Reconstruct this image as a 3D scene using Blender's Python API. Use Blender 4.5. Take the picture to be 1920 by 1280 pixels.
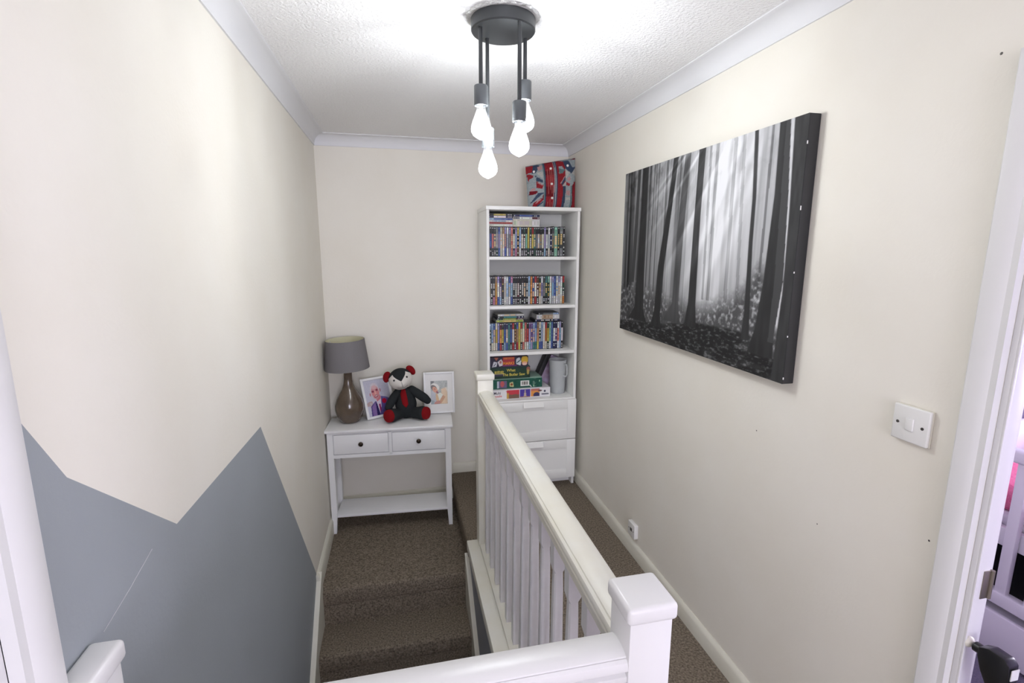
import bpy, bmesh, math, random
import numpy as np
from mathutils import Matrix, Vector, Euler

# ------------------------------------------------------------------ scene, camera, light
S = bpy.context.scene
for o in list(bpy.data.objects): bpy.data.objects.remove(o)
COL = S.collection
S.view_settings.view_transform = 'Standard'
S.view_settings.look = 'None'
S.view_settings.gamma = 1.0
S.view_settings.use_curve_mapping = False
S.view_settings.exposure = 0.13

W = 1.6455          # width of the landing, left wall at x = -W, right wall at x = 0
H = 2.2845          # ceiling
ZL = -0.195         # quarter landing
YB = -6.4           # wall behind the camera, set far back to even out the added daylight

def make_camera():
    cx, cy, cz = -1.167, -3.4062, 1.5819
    yaw, pitch, roll = .223, -.1792, .0025
    f = Vector((math.sin(yaw)*math.cos(pitch), math.cos(yaw)*math.cos(pitch), math.sin(pitch)))
    r = Vector((math.cos(yaw), -math.sin(yaw), 0))
    u = r.cross(f)
    c, s = math.cos(roll), math.sin(roll)
    r, u = c*r + s*u, -s*r + c*u
    m = Matrix(((r.x, u.x, -f.x, cx), (r.y, u.y, -f.y, cy), (r.z, u.z, -f.z, cz), (0, 0, 0, 1)))
    cam = bpy.data.cameras.new('camera'); cam.sensor_width = 36; cam.lens = 932.9118/1920*36
    cam.clip_start = .02
    o = bpy.data.objects.new('camera', cam); o.matrix_world = m; COL.objects.link(o)
    S.camera = o
make_camera()

wd = bpy.data.worlds.new('daylight'); S.world = wd; wd.use_nodes = True
wd.node_tree.nodes['Background'].inputs[0].default_value = (.74, .78, 1.0, 1)
wd.node_tree.nodes['Background'].inputs[1].default_value = .8

FILAMENT_STRENGTH = 640.0

def area(name, loc, rot, sx, sy, energy, color):
    l = bpy.data.lights.new(name, 'AREA'); l.shape = 'RECTANGLE'; l.size = sx; l.size_y = sy
    l.energy = energy; l.color = color
    o = bpy.data.objects.new(name, l); o.location = loc; o.rotation_euler = rot; COL.objects.link(o)
# added daylight lamps in two invented windows, behind the camera and in the bedroom
area('added_landing_daylight', (-.82, YB-.02, 1.40), (math.radians(90), 0, 0), 1.3, 1.4, 78, (.84, .83, 1.0))
area('added_bedroom_daylight', (2.98, -2.9, 1.5), (0, math.radians(90), 0), 1.2, 1.2, 95, (.86, .82, 1.0))

# ------------------------------------------------------------------ materials
def lin(c):
    def f(v):
        v /= 255.
        return v/12.92 if v <= .04045 else ((v+.055)/1.055)**2.4
    return tuple(f(v) for v in c)

MATS = {}
def mat(name, rgb, rough=.5, metal=0., bump=None, var=None, spec=.5, coat=0., trans=0., emis=None, alpha=1., detail=2.):
    """procedural principled material; rgb is sRGB 0-255. bump=(scale,strength,dist); var=(scale,amount[,rgb2])"""
    m = bpy.data.materials.new(name); m.use_nodes = True
    nt = m.node_tree; b = nt.nodes['Principled BSDF']
    base = lin(rgb)+(1,)
    b.inputs['Base Color'].default_value = base
    b.inputs['Roughness'].default_value = rough
    b.inputs['Metallic'].default_value = metal
    b.inputs['Specular IOR Level'].default_value = spec
    b.inputs['Coat Weight'].default_value = coat
    b.inputs['Transmission Weight'].default_value = trans
    b.inputs['Alpha'].default_value = alpha
    if emis:
        b.inputs['Emission Color'].default_value = lin(emis[0])+(1,); b.inputs['Emission Strength'].default_value = emis[1]
    tc = nt.nodes.new('ShaderNodeTexCoord')
    def noise(scale, det=detail, rgh=.55):
        n = nt.nodes.new('ShaderNodeTexNoise'); n.inputs['Scale'].default_value = scale
        n.inputs['Detail'].default_value = det; n.inputs['Roughness'].default_value = rgh
        nt.links.new(tc.outputs['Object'], n.inputs['Vector']); return n
    if var:
        n = noise(var[0], 4.)
        mx = nt.nodes.new('ShaderNodeMix'); mx.data_type = 'RGBA'
        rp = nt.nodes.new('ShaderNodeMapRange'); rp.inputs[1].default_value = .3; rp.inputs[2].default_value = .7
        nt.links.new(n.outputs['Fac'], rp.inputs[0]); nt.links.new(rp.outputs[0], mx.inputs[0])
        c2 = lin(var[2]) if len(var) > 2 else tuple(v*(1-var[1]) for v in base[:3])
        mx.inputs[6].default_value = base; mx.inputs[7].default_value = tuple(c2)+(1,)
        nt.links.new(mx.outputs[2], b.inputs['Base Color'])
    if bump:
        n = noise(bump[0], detail)
        bp = nt.nodes.new('ShaderNodeBump'); bp.inputs['Strength'].default_value = bump[1]; bp.inputs['Distance'].default_value = bump[2]
        nt.links.new(n.outputs['Fac'], bp.inputs['Height']); nt.links.new(bp.outputs[0], b.inputs['Normal'])
    MATS[name] = m; return m

mat('cream_paint', (239, 235, 225), .75, bump=(90, .12, .004), var=(3.0, 0, (236, 231, 219)))
mat('grey_paint', (158, 164, 169), .62, bump=(90, .10, .004), var=(4.0, .04))
mat('dark_grey_paint', (138, 140, 146), .62, bump=(90, .10, .004))
mat('ceiling_paint', (244, 243, 243), .85, bump=(95, .75, .010), detail=3.)
mat('white_plaster', (228, 228, 230), .7, bump=(60, .08, .003))
mat('patch_plaster', (214, 214, 212), .9, bump=(70, .9, .012))
mat('white_gloss', (226, 225, 224), .32, bump=(40, .05, .003), var=(6, .03))
mat('aged_white_gloss', (233, 232, 224), .36, bump=(40, .06, .003), var=(5, 0, (228, 224, 208)))
mat('baluster_white', (222, 221, 222), .40, bump=(25, .10, .003), var=(30, .06))
mat('skirting_white', (226, 224, 211), .40, bump=(40, .06, .003), var=(4, 0, (218, 214, 198)))
mat('carpet_brown', (172, 158, 140), .98, bump=(420, .8, .010), var=(120, 0, (98, 88, 76)), spec=.1)
mat('carpet_lilac', (150, 143, 165), .98, bump=(400, .8, .01), var=(150, 0, (118, 112, 135)), spec=.1)
mat('lilac_paint', (206, 196, 222), .8, bump=(90, .08, .003))
mat('white_melamine', (243, 243, 239), .38, bump=(300, .03, .001))
mat('melamine_back', (226, 226, 221), .6)
mat('satin_white', (243, 243, 244), .30, bump=(120, .03, .001))
mat('knob_bronze', (62, 52, 44), .35, metal=.8)
mat('charcoal_metal', (58, 60, 62), .42, metal=.35)
mat('socket_metal', (96, 99, 102), .36, metal=.55)
mat('black_plastic', (20, 20, 22), .28)
mat('screw_grey', (95, 92, 88), .4, metal=.7)
mat('chrome', (190, 190, 195), .2, metal=1.)
mat('white_plastic', (232, 231, 228), .35)
mat('off_white_plastic', (222, 218, 205), .4)
mat('shade_fabric', (132, 129, 131), .95, bump=(500, .4, .002), var=(300, .12), spec=.1)
mat('shade_lining', (222, 218, 188), .8)
mat('glazed_clay', (102, 88, 74), .16, bump=(60, .25, .004), var=(14, 0, (84, 70, 58)), coat=.5)
mat('suit_cloth', (50, 53, 55), .95, bump=(700, .4, .002), var=(400, .25), spec=.1)
mat('shirt_cloth', (226, 221, 215), .9, bump=(600, .3, .002), spec=.15)
mat('red_cloth', (140, 26, 32), .92, bump=(600, .4, .002), var=(300, .15), spec=.1)
mat('thread_dark', (60, 58, 60), .8)
mat('button_black', (14, 14, 16), .2)
mat('button_white', (236, 232, 226), .3)
mat('pink_bedding', (232, 130, 165), .95, bump=(120, .6, .01), var=(60, 0, (224, 110, 150)), spec=.1)
mat('white_bedding', (226, 222, 232), .95, bump=(30, .3, .01))
mat('grey_plush', (120, 126, 150), .95, bump=(200, .6, .008), var=(80, .2))
mat('red_plush', (190, 40, 70), .95, bump=(200, .6, .008))
mat('box_dark', (40, 40, 42), .6)
mat('white_wood', (228, 224, 234), .4)
mat('jug_plastic', (226, 230, 230), .3, alpha=.5)
mat('brass_hinge', (140, 132, 120), .4, metal=.8)
mat('glass_pane', (235, 240, 245), .05, trans=1.)
mat('dark_void', (22, 22, 22), .9)
mat('ink_yellow', (222, 205, 90), .5)
mat('ink_orange', (240, 160, 50), .5)
mat('ink_red', (205, 60, 50), .5)
mat('ink_dark', (48, 46, 66), .5)
mat('ink_white', (235, 232, 232), .5)
mat('ink_silver', (175, 175, 178), .4)

def vc_mat(name, rough, bump=None, spec=.4):
    m = bpy.data.materials.new(name); m.use_nodes = True; nt = m.node_tree; b = nt.nodes['Principled BSDF']
    a = nt.nodes.new('ShaderNodeAttribute'); a.attribute_name = 'print'
    nt.links.new(a.outputs['Color'], b.inputs['Base Color']); b.inputs['Roughness'].default_value = rough
    b.inputs['Specular IOR Level'].default_value = spec
    if bump:
        tc = nt.nodes.new('ShaderNodeTexCoord'); n = nt.nodes.new('ShaderNodeTexNoise'); n.inputs['Scale'].default_value = bump[0]
        bp = nt.nodes.new('ShaderNodeBump'); bp.inputs['Strength'].default_value = bump[1]; bp.inputs['Distance'].default_value = bump[2]
        nt.links.new(tc.outputs['Object'], n.inputs['Vector']); nt.links.new(n.outputs['Fac'], bp.inputs['Height']); nt.links.new(bp.outputs[0], b.inputs['Normal'])
    MATS[name] = m
vc_mat('printed_card', .38)
vc_mat('printed_photo', .25)
vc_mat('printed_canvas', .75, (900, .25, .001))
vc_mat('woven_plaid', .95, (500, .5, .003), .1)

def bulb_mat():
    # clear glowing glass: lets the filament's light out and glows itself, less so at the neck
    m = bpy.data.materials.new('lit_glass'); m.use_nodes = True; nt = m.node_tree
    for n in list(nt.nodes): nt.nodes.remove(n)
    out = nt.nodes.new('ShaderNodeOutputMaterial'); e = nt.nodes.new('ShaderNodeEmission'); t = nt.nodes.new('ShaderNodeBsdfTransparent'); ad = nt.nodes.new('ShaderNodeAddShader')
    e.inputs[0].default_value = (.93, .97, 1.0, 1); t.inputs[0].default_value = (.97, .97, .97, 1)
    tc = nt.nodes.new('ShaderNodeTexCoord'); sp = nt.nodes.new('ShaderNodeSeparateXYZ'); mr = nt.nodes.new('ShaderNodeMapRange')
    mr.inputs[1].default_value = -.006; mr.inputs[2].default_value = -.05; mr.inputs[3].default_value = .12; mr.inputs[4].default_value = 1.15
    nt.links.new(tc.outputs['Object'], sp.inputs[0]); nt.links.new(sp.outputs['Z'], mr.inputs[0]); nt.links.new(mr.outputs[0], e.inputs[1])
    nt.links.new(e.outputs[0], ad.inputs[0]); nt.links.new(t.outputs[0], ad.inputs[1]); nt.links.new(ad.outputs[0], out.inputs[0]); MATS['lit_glass'] = m
    m = bpy.data.materials.new('lit_filament'); m.use_nodes = True; nt = m.node_tree
    for n in list(nt.nodes): nt.nodes.remove(n)
    out = nt.nodes.new('ShaderNodeOutputMaterial'); e = nt.nodes.new('ShaderNodeEmission'); e.inputs[0].default_value = (.93, .97, 1.0, 1); e.inputs[1].default_value = FILAMENT_STRENGTH
    nt.links.new(e.outputs[0], out.inputs[0]); MATS['lit_filament'] = m
bulb_mat()

# ------------------------------------------------------------------ mesh helpers
def box(bm, x0, x1, y0, y1, z0, z1, bev=0., seg=2, M=None, mi=0):
    vs = [bm.verts.new((x, y, z)) for z in (z0, z1) for y in (y0, y1) for x in (x0, x1)]
    fs = [bm.faces.new([vs[i] for i in q]) for q in ((0, 2, 3, 1), (4, 5, 7, 6), (0, 1, 5, 4), (2, 6, 7, 3), (0, 4, 6, 2), (1, 3, 7, 5))]
    for f in fs: f.material_index = mi
    allv = vs
    if bev > 0:
        es = list({e for f in fs for e in f.edges})
        r = bmesh.ops.bevel(bm, geom=es, offset=bev, segments=seg, profile=.5, affect='EDGES')
        for f in r['faces']: f.material_index = mi
        allv = list({v for f in r['faces'] for v in f.verts} | {v for v in vs if v.is_valid})
    if M is not None:
        for v in allv: v.co = M @ v.co
    return bm

def NB(): return bmesh.new()
def Box(x0, x1, y0, y1, z0, z1, bev=0., seg=2, M=None): return box(NB(), x0, x1, y0, y1, z0, z1, bev, seg, M)

def lathe(bm, prof, n=32, c=(0, 0, 0), cap=True, M=None):
    rings = []
    for r, z in prof:
        rings.append([bm.verts.new((c[0]+r*math.cos(2*math.pi*i/n), c[1]+r*math.sin(2*math.pi*i/n), c[2]+z)) for i in range(n)])
    for a, b in zip(rings, rings[1:]):
        for i in range(n): bm.faces.new((a[i], a[(i+1) % n], b[(i+1) % n], b[i]))
    if cap:
        bm.faces.new(rings[0][::-1]); bm.faces.new(rings[-1])
    if M is not None:
        for rg in rings:
            for v in rg: v.co = M @ v.co
    bmesh.ops.recalc_face_normals(bm, faces=bm.faces)
    return bm

def prism(bm, pts, axis, a, b, mi=0):
    """extrude a 2-D outline along axis from a to b. pts are the two remaining coordinates in xyz order"""
    def P(p, t):
        if axis == 'x': return (t, p[0], p[1])
        if axis == 'y': return (p[0], t, p[1])
        return (p[0], p[1], t)
    A = [bm.verts.new(P(p, a)) for p in pts]; B = [bm.verts.new(P(p, b)) for p in pts]
    n = len(pts); fs = [bm.faces.new(A), bm.faces.new(B[::-1])]
    for i in range(n): fs.append(bm.faces.new((A[i], B[i], B[(i+1) % n], A[(i+1) % n])))
    for f in fs: f.material_index = mi
    bmesh.ops.recalc_face_normals(bm, faces=bm.faces)
    return bm

def tube(bm, pts, rad, n=12, cap=True):
    pts = [Vector(p) for p in pts]
    if not hasattr(rad, '__len__'): rad = [rad]*len(pts)
    rings = []; prev = None
    for i, p in enumerate(pts):
        t = (pts[min(i+1, len(pts)-1)] - pts[max(i-1, 0)]).normalized()
        if prev is None: a = t.orthogonal().normalized()
        else: a = (prev - t*prev.dot(t)).normalized()
        prev = a; b = t.cross(a)
        rings.append([bm.verts.new(p + (a*math.cos(2*math.pi*k/n)+b*math.sin(2*math.pi*k/n))*rad[i]) for k in range(n)])
    for A, B in zip(rings, rings[1:]):
        for k in range(n): bm.faces.new((A[k], A[(k+1) % n], B[(k+1) % n], B[k]))
    if cap:
        bm.faces.new(rings[0][::-1]); bm.faces.new(rings[-1])
    bmesh.ops.recalc_face_normals(bm, faces=bm.faces)
    return bm

def limb(bm, pts, rad, n=20, m=6):
    """rounded-ended tapering limb through control points (Catmull-Rom)"""
    P = [Vector(p) for p in pts]; Q = []; R = []
    ext = [P[0]*2-P[1]]+P+[P[-1]*2-P[-2]]; er = [rad[0]]+list(rad)+[rad[-1]]
    for i in range(1, len(ext)-2):
        for k in range(m):
            t = k/m
            def cr(a, b, c, d): return .5*((2*b)+(c-a)*t+(2*a-5*b+4*c-d)*t*t+(3*b-a-3*c+d)*t**3)
            Q.append(cr(ext[i-1], ext[i], ext[i+1], ext[i+2])); R.append(cr(er[i-1], er[i], er[i+1], er[i+2]))
    Q.append(P[-1]); R.append(rad[-1])
    d0 = (Q[0]-Q[1]).normalized(); d1 = (Q[-1]-Q[-2]).normalized()
    A = [(Q[0]+d0*R[0]*math.sin(a), R[0]*math.cos(a)) for a in (1.45, 1.2, .9, .6, .3)]
    B = [(Q[-1]+d1*R[-1]*math.sin(a), R[-1]*math.cos(a)) for a in (.3, .6, .9, 1.2, 1.45)]
    allp = A+list(zip(Q, R))+B
    return tube(bm, [p for p, _ in allp], [r for _, r in allp], n)

def ball(bm, c, r, M=None, u=32, v=20):
    ret = bmesh.ops.create_uvsphere(bm, u_segments=u, v_segments=v, radius=1)
    for vt in ret['verts']:
        p = Vector((vt.co.x*r[0], vt.co.y*r[1], vt.co.z*r[2]))
        if M is not None: p = M @ p
        vt.co = p + Vector(c)
    return bm

def obj(name, bm, material, parent=None, loc=None, rot=None, smooth=35):
    if isinstance(bm, bmesh.types.BMesh):
        me = bpy.data.meshes.new(name); bm.to_mesh(me); bm.free()
    else: me = bm
    ms = material if isinstance(material, (list, tuple)) else [material]
    if not me.materials:
        for m in ms: me.materials.append(MATS[m])
    if smooth:
        me.polygons.foreach_set('use_smooth', [True]*len(me.polygons)); me.set_sharp_from_angle(angle=math.radians(smooth))
    o = bpy.data.objects.new(name, me); COL.objects.link(o)
    if parent: o.parent = parent
    if loc: o.location = loc
    if rot: o.rotation_euler = rot
    return o

def tag(o, label=None, cat=None, group=None, kind=None):
    if label: o['label'] = label
    if cat: o['category'] = cat
    if group: o['group'] = group
    if kind: o['kind'] = kind
    return o

def thing(name, label, cat, loc=(0, 0, 0), rotz=0, group=None, kind=None):
    o = bpy.data.objects.new(name, None); o.empty_display_size = .05; COL.objects.link(o)
    o.location = loc; o.rotation_euler = (0, 0, rotz)
    return tag(o, label, cat, group, kind)

def struct(name, bm, m, label=None, smooth=35):
    o = obj(name, bm, m, smooth=smooth); o['kind'] = 'structure'
    if label: o['label'] = label
    return o

# ---- flat prints: a fine grid whose vertices carry the printed colour
def grid_print(nu, nv, pos, colour):
    """pos(U,V)->(n,3) array, colour(U,V)->(n,3) sRGB 0..255; U,V in 0..1 (V up)"""
    U, V = np.meshgrid(np.linspace(0, 1, nu), np.linspace(0, 1, nv)); U = U.ravel(); V = V.ravel()
    co = pos(U, V); cl = np.clip(colour(U, V), 0, 255)/255.
    cl = np.where(cl <= .04045, cl/12.92, ((cl+.055)/1.055)**2.4)
    me = bpy.data.meshes.new('print')
    idx = np.arange(nu*nv).reshape(nv, nu)
    f = np.stack([idx[:-1, :-1], idx[:-1, 1:], idx[1:, 1:], idx[1:, :-1]], -1).reshape(-1, 4)
    me.from_pydata([tuple(c) for c in co], [], f.tolist())
    at = me.color_attributes.new('print', 'FLOAT_COLOR', 'POINT')
    at.data.foreach_set('color', np.concatenate([cl, np.ones((len(cl), 1))], 1).astype(np.float32).ravel())
    return me

def inpoly(x, y, P):
    r = np.zeros(x.shape, bool); n = len(P)
    for i in range(n):
        x0, y0 = P[i]; x1, y1 = P[(i+1) % n]
        if y0 == y1: continue
        c = ((y0 > y) != (y1 > y)) & (x < (x1-x0)*(y-y0)/(y1-y0)+x0)
        r ^= c
    return r
def inell(x, y, cx, cy, rx, ry, a=0.):
    c, s = math.cos(a), math.sin(a); dx, dy = x-cx, y-cy
    return ((dx*c+dy*s)/rx)**2+((-dx*s+dy*c)/ry)**2 < 1
def vnoise(x, y, seed=0):
    def h(i, j):
        v = np.sin(i*127.1+j*311.7+seed*74.7)*43758.5453
        return v-np.floor(v)
    i, j = np.floor(x), np.floor(y); f, g = x-i, y-j; f = f*f*(3-2*f); g = g*g*(3-2*g)
    return (h(i, j)*(1-f)+h(i+1, j)*f)*(1-g)+(h(i, j+1)*(1-f)+h(i+1, j+1)*f)*g
def fbm(x, y, seed=0, o=4):
    s = 0; a = .5
    for k in range(o): s = s+a*vnoise(x*2**k, y*2**k, seed+k); a *= .5
    return s/.94
def put(C, m, rgb): C[m] = rgb

# ------------------------------------------------------------------ the shell
T = .040                      # right partition
RD0, RD1, DH = -2.686, -3.46, 1.90   # right door opening
LD0, LD1 = -2.765, -3.52            # left door opening

# landing floor: main strip, front area; carpeted nosing over the quarter landing
bm = NB()
XS = -.848
box(bm, XS, .0, -.93, 0, -.10, 0, .022, 4)
box(bm, -.83, T, -2.66, -.92, -.10, 0)
box(bm, -W-.1, T, YB, -2.655, -.10, 0)
box(bm, XS+.012, XS+.04, -.93, 0, ZL, -.05)
struct('floor', bm, 'carpet_brown', 'brown-grey carpeted upper landing floor')

# left wall with the painted grey peaks
PEAK = [(-2.765, 1.51), (-2.673, 1.362), (-2.608, 1.259), (-2.303, 1.011), (-1.637, .991), (-.80, -.205), (-.80, -3.0)]
bm = NB()
def nface(pts, x, mi):
    f = bm.faces.new([bm.verts.new((x, y, z)) for y, z in pts]); f.material_index = mi; return f
PK = PEAK[:-1]
for (ya, za), (yb, zb) in zip(PK, PK[1:]):
    nface([(ya, -3.0), (yb, -3.0), (yb, zb), (ya, za)], -W, 1)
    nface([(ya, za), (yb, zb), (yb, H+.05), (ya, H+.05)], -W, 0)
nface([(-.80, -3.0), (.06, -3.0), (.06, H+.05), (-.80, H+.05)], -W, 0)
nface([(-2.765, DH), (-2.765, H+.05), (LD1, H+.05), (LD1, DH)], -W, 0)
nface([(LD1, -.1), (LD1, H+.05), (YB-.1, H+.05), (YB-.1, -.1)], -W, 0)
for f in bm.faces:
    f.normal_update()
    if f.normal.x < 0: f.normal_flip()
box(bm, -W-.14, -W-.13, YB-.1, .06, -3.0, H+.05)
struct('wall_left', bm, ['cream_paint', 'grey_paint'], 'cream wall with painted grey mountain peaks beside the stairs', smooth=0)

bm = NB()
box(bm, -W-.14, T, 0, .1, -3.0, H+.05)
struct('wall_back', bm, 'cream_paint', 'cream wall behind the console table and bookcase')

bm = NB()
box(bm, 0, T, RD0, 0, -.1, H+.05)
box(bm, 0, T, RD1, RD0, DH, H+.05)
box(bm, 0, T, YB-.1, RD1, -.1, H+.05)
wr = struct('wall_right', bm, 'cream_paint', 'cream wall with the forest canvas and light switch')

bm = NB()      # wall behind the camera with an opening for an invented window
wx0, wx1, wz0, wz1 = -1.47, -.17, .7, 2.1
box(bm, -W-.14, wx0, YB-.1, YB, -.1, H+.05); box(bm, wx1, T, YB-.1, YB, -.1, H+.05)
box(bm, wx0, wx1, YB-.1, YB, -.1, wz0); box(bm, wx0, wx1, YB-.1, YB, wz1, H+.05)
struct('wall_front', bm, 'cream_paint', 'cream wall holding an added landing window')
w = thing('added_window_1', None, None, (0, 0, 0), kind='structure')  # invented, unseen window, added for the daylight lamp behind the camera
for a, b, c, d in ((wx0, wx0+.05, wz0, wz1), (wx1-.05, wx1, wz0, wz1), (wx0, wx1, wz0, wz0+.05), (wx0, wx1, wz1-.05, wz1), (-.84, -.80, wz0, wz1)):
    obj('added_window_frame', Box(a, b, YB-.01, YB+.03, c, d, .006), 'white_gloss', w)

# ceiling
struct('ceiling', Box(-W-.14, T, YB-.1, .1, H, H+.08), 'ceiling_paint', 'white textured ceiling')

# cornice (coved) on three visible sides
def cove(n=10, c=.066):
    p = [(0, 0), (0, -c)]
    p.append((.006, -c))
    for i in range(n+1):
        a = math.pi/2*i/n
        p.append((.006+(c-.012)*(1-math.cos(a)), -c+.006+(c-.012)*math.sin(a)))
    p += [(c, -.004), (c, 0)]
    return p
cv = cove()
bm = prism(NB(), [(-W+a, H+b) for a, b in cv], 'y', YB, 0); struct('trim_1', bm, 'white_plaster', 'white coved cornice above the left wall', 40)
bm = prism(NB(), [(-a, H+b) for a, b in cv], 'y', YB, 0); struct('trim_2', bm, 'white_plaster', 'white coved cornice above the forest canvas', 40)
bm = prism(NB(), [(-a, H+b) for a, b in cv], 'x', -W, 0); struct('trim_3', bm, 'white_plaster', 'white coved cornice above the bookcase', 40)

# skirtings
HS = .074
def skirt(bm, axis, a, b, base, z0, sgn, h=HS, t=.018):
    prof = [(base, z0), (base, z0+h), (base+sgn*.004, z0+h), (base+sgn*.012, z0+h-.006), (base+sgn*t, z0+h-.016), (base+sgn*t, z0)]
    return prism(bm, prof, axis, a, b)
struct('baseboard_right', skirt(NB(), 'y', RD0+.07, 0, 0, 0, -1), 'skirting_white', 'cream-white skirting along the wall under the canvas')
bm = skirt(NB(), 'x', XS+.012, -.02, 0, 0, -1); skirt(bm, 'x', -W, XS+.012, 0, ZL, -1, .09)
struct('baseboard_back', bm, 'skirting_white', 'white skirting behind the bookcase and console table')
bm = skirt(NB(), 'y', -.90, 0, -W, ZL, 1, .105)
struct('baseboard_left', bm, 'skirting_white', 'white skirting beside the console table')

# stairs: quarter landing plus carpeted steps dropping toward the camera side, strings on both walls
st = thing('stairs', 'brown-grey carpeted staircase with a quarter landing', None, (0, 0, 0), kind='structure')
NY, GO, RI = -.885, .228, .205
lp = box(NB(), -W-.04, XS+.06, NY, .05, ZL-.1, ZL, .02, 4)
box(lp, -W-.04, XS+.012, NY+.004, 0, ZL-RI-.03, ZL-.03)
obj('quarter_landing', lp, 'carpet_brown', st)
for k in range(8):
    z = ZL-RI*(k+1); y1 = NY-GO*k+.09; y0 = NY-GO*(k+1)
    b = box(NB(), -W-.04, XS+.06, y0, y1, z-.09, z, .018, 4)
    box(b, -W-.04, XS+.012, y0+.004, y1, z-RI-.05, z-.03)
    obj('stair_step', b, 'carpet_brown', st)
def string(x0, x1, z_off):
    sl = RI/GO
    yA, zA = NY+.02, ZL+.105
    yB_ = -2.6; zB = zA-sl*(yA-yB_)
    return prism(NB(), [(yA, zA), (yA, ZL-.3), (yB_, zB-.5), (yB_, zB)], 'x', x0, x1)
obj('stair_string', string(-W, -W+.024, 0), 'skirting_white', st)
obj('stair_string', string(-.861, -.838, 0), 'skirting_white', st)

struct('wall_stairwell', Box(-.838, -.74, -2.66, -.92, -3.0, -.02), 'dark_grey_paint', 'dark grey stairwell wall under the balustrade')
struct('wall_under_landing', Box(-W, -.80, -2.70, -2.655, -3.0, -.02), 'cream_paint', 'cream stairwell wall under the front landing')

sc = NB(); tube(sc, [(-W+.0004, -2.412, 1.021), (-W+.0004, -2.50, 1.000), (-W+.0004, -2.585, .985)], .0007, 5)
obj('paint_scratch', sc, 'ink_silver', bpy.data.objects['wall_left'])

# ------------------------------------------------------------------ doors
def archi(bm, wallx, sgn, y_out, y_in, z0, z1):
    """architrave profile between outer edge y_out and inner edge y_in, standing proud of the wall by sgn"""
    d = (y_in-y_out)
    pr = [(wallx, y_out), (wallx+sgn*.019, y_out), (wallx+sgn*.021, y_out+d*.05), (wallx+sgn*.021, y_out+d*.52), (wallx+sgn*.0185, y_out+d*.62),
          (wallx+sgn*.0165, y_out+d*.74), (wallx+sgn*.0155, y_out+d*.76), (wallx+sgn*.0155, y_out+d*.97), (wallx, y_in)]
    return prism(bm, pr, 'z', z0, z1)
AW = .056
dr = thing('door_2', 'white door frame to the lilac bedroom', None, (0, 0, 0), kind='structure')
obj('architrave', archi(NB(), 0, -1, RD0+AW, RD0, 0, DH+AW), 'white_gloss', dr)
obj('architrave', archi(NB(), 0, -1, RD1-AW, RD1, 0, DH+AW), 'white_gloss', dr)
obj('architrave', Box(-.018, 0, RD1-AW, RD0+AW, DH, DH+AW, .005), 'white_gloss', dr)
obj('door_jamb', Box(.0, T+.002, RD0-.012, RD0, 0, DH, .002), 'white_gloss', dr)
obj('door_jamb', Box(.0, T+.002, RD1, RD1+.022, 0, DH, .002), 'white_gloss', dr)
obj('door_jamb', Box(.0, T+.002, RD1, RD0, DH-.022, DH, .002), 'white_gloss', dr)
obj('door_stop', Box(.0005, .006, RD0-.016, RD0-.011, 0, DH-.02, .001), 'white_gloss', dr)
hb = box(NB(), T-.016, T+.004, RD0-.0138, RD0-.011, .85, .915, .0005)
tube(hb, [(T+.006, RD0-.014, .85), (T+.006, RD0-.014, .915)], .0045)
obj('hinge', hb, 'brass_hinge', dr)
leaf = obj('door_leaf', Box(T+.012, T+.047, RD0+.01, RD0+.75, .01, DH-.03, .003), 'white_gloss', dr)

dl = thing('door_1', 'white door frame beside the painted grey peaks', None, (0, 0, 0), kind='structure')
obj('architrave', archi(NB(), -W, 1, LD0+AW+.006, LD0, -.0, DH+AW), 'white_gloss', dl)
obj('architrave', archi(NB(), -W, 1, LD1-AW, LD1, -.0, DH+AW), 'white_gloss', dl)
obj('architrave', Box(-W, -W+.018, LD1-AW, LD0+AW, DH, DH+AW, .005), 'white_gloss', dl)
obj('door_jamb', Box(-W-.12, -W, LD0-.022, LD0, 0, DH, .002), 'white_gloss', dl)
obj('door_jamb', Box(-W-.12, -W, LD1, LD1+.022, 0, DH, .002), 'white_gloss', dl)
obj('door_jamb', Box(-W-.12, -W, LD1, LD0, DH-.022, DH, .002), 'white_gloss', dl)
obj('door_stop', Box(-W-.055, -W-.042, LD0-.036, LD0-.02, 0, DH-.02, .002), 'white_gloss', dl)
lf = box(NB(), -W-.095, -W-.058, LD1+.024, LD0-.024, .01, DH-.025, .003)
for z0, z1 in ((.15, .85), (1.0, 1.75)):
    for y0, y1 in ((LD1+.12, LD1+.35), (LD0-.35, LD0-.12)): box(lf, -W-.06, -W-.054, y0, y1, z0, z1, .004)
lo = obj('door_leaf', lf, 'white_gloss', dl)
hd = tube(NB(), [(-W-.058, LD1+.09, 1.0), (-W-.012, LD1+.09, 1.0), (-W-.010, LD1+.12, 1.0), (-W-.010, LD1+.2, 1.0)], .009)
obj('door_handle', hd, 'chrome', lo)

# ------------------------------------------------------------------ balustrade
bl = thing('stair_balustrade', 'white painted stair balustrade with square newels and wooden handrails', 'banister', (-.757, -1.8, 0))
def P(o):      # keep world coordinates for parts under a moved empty
    o.matrix_parent_inverse = Matrix.Translation(-Vector(o.parent.location)); return o
NX, FY, NYR = -.758, -.955, -2.672
def newel(cx, cy, hw, top, mt, x0=None):
    b = box(NB(), (cx-hw) if x0 is None else x0, cx+hw, cy-hw, cy+hw, -.02, top-.03, .003, 2)
    o = P(obj('newel_post', b, mt, bl)); c = hw+.007
    k = box(NB(), (cx-c) if x0 is None else x0, cx+c, cy-c, cy+c, top-.033, top, .0085, 4)
    cp = obj('newel_cap', k, mt, o)
    return o
newel(NX, FY, .0405, .972, 'aged_white_gloss')
newel(NX, NYR, .0405, .980, 'white_gloss')
newel(-1.650, NYR, .046, .998, 'white_gloss', x0=-W)

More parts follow.
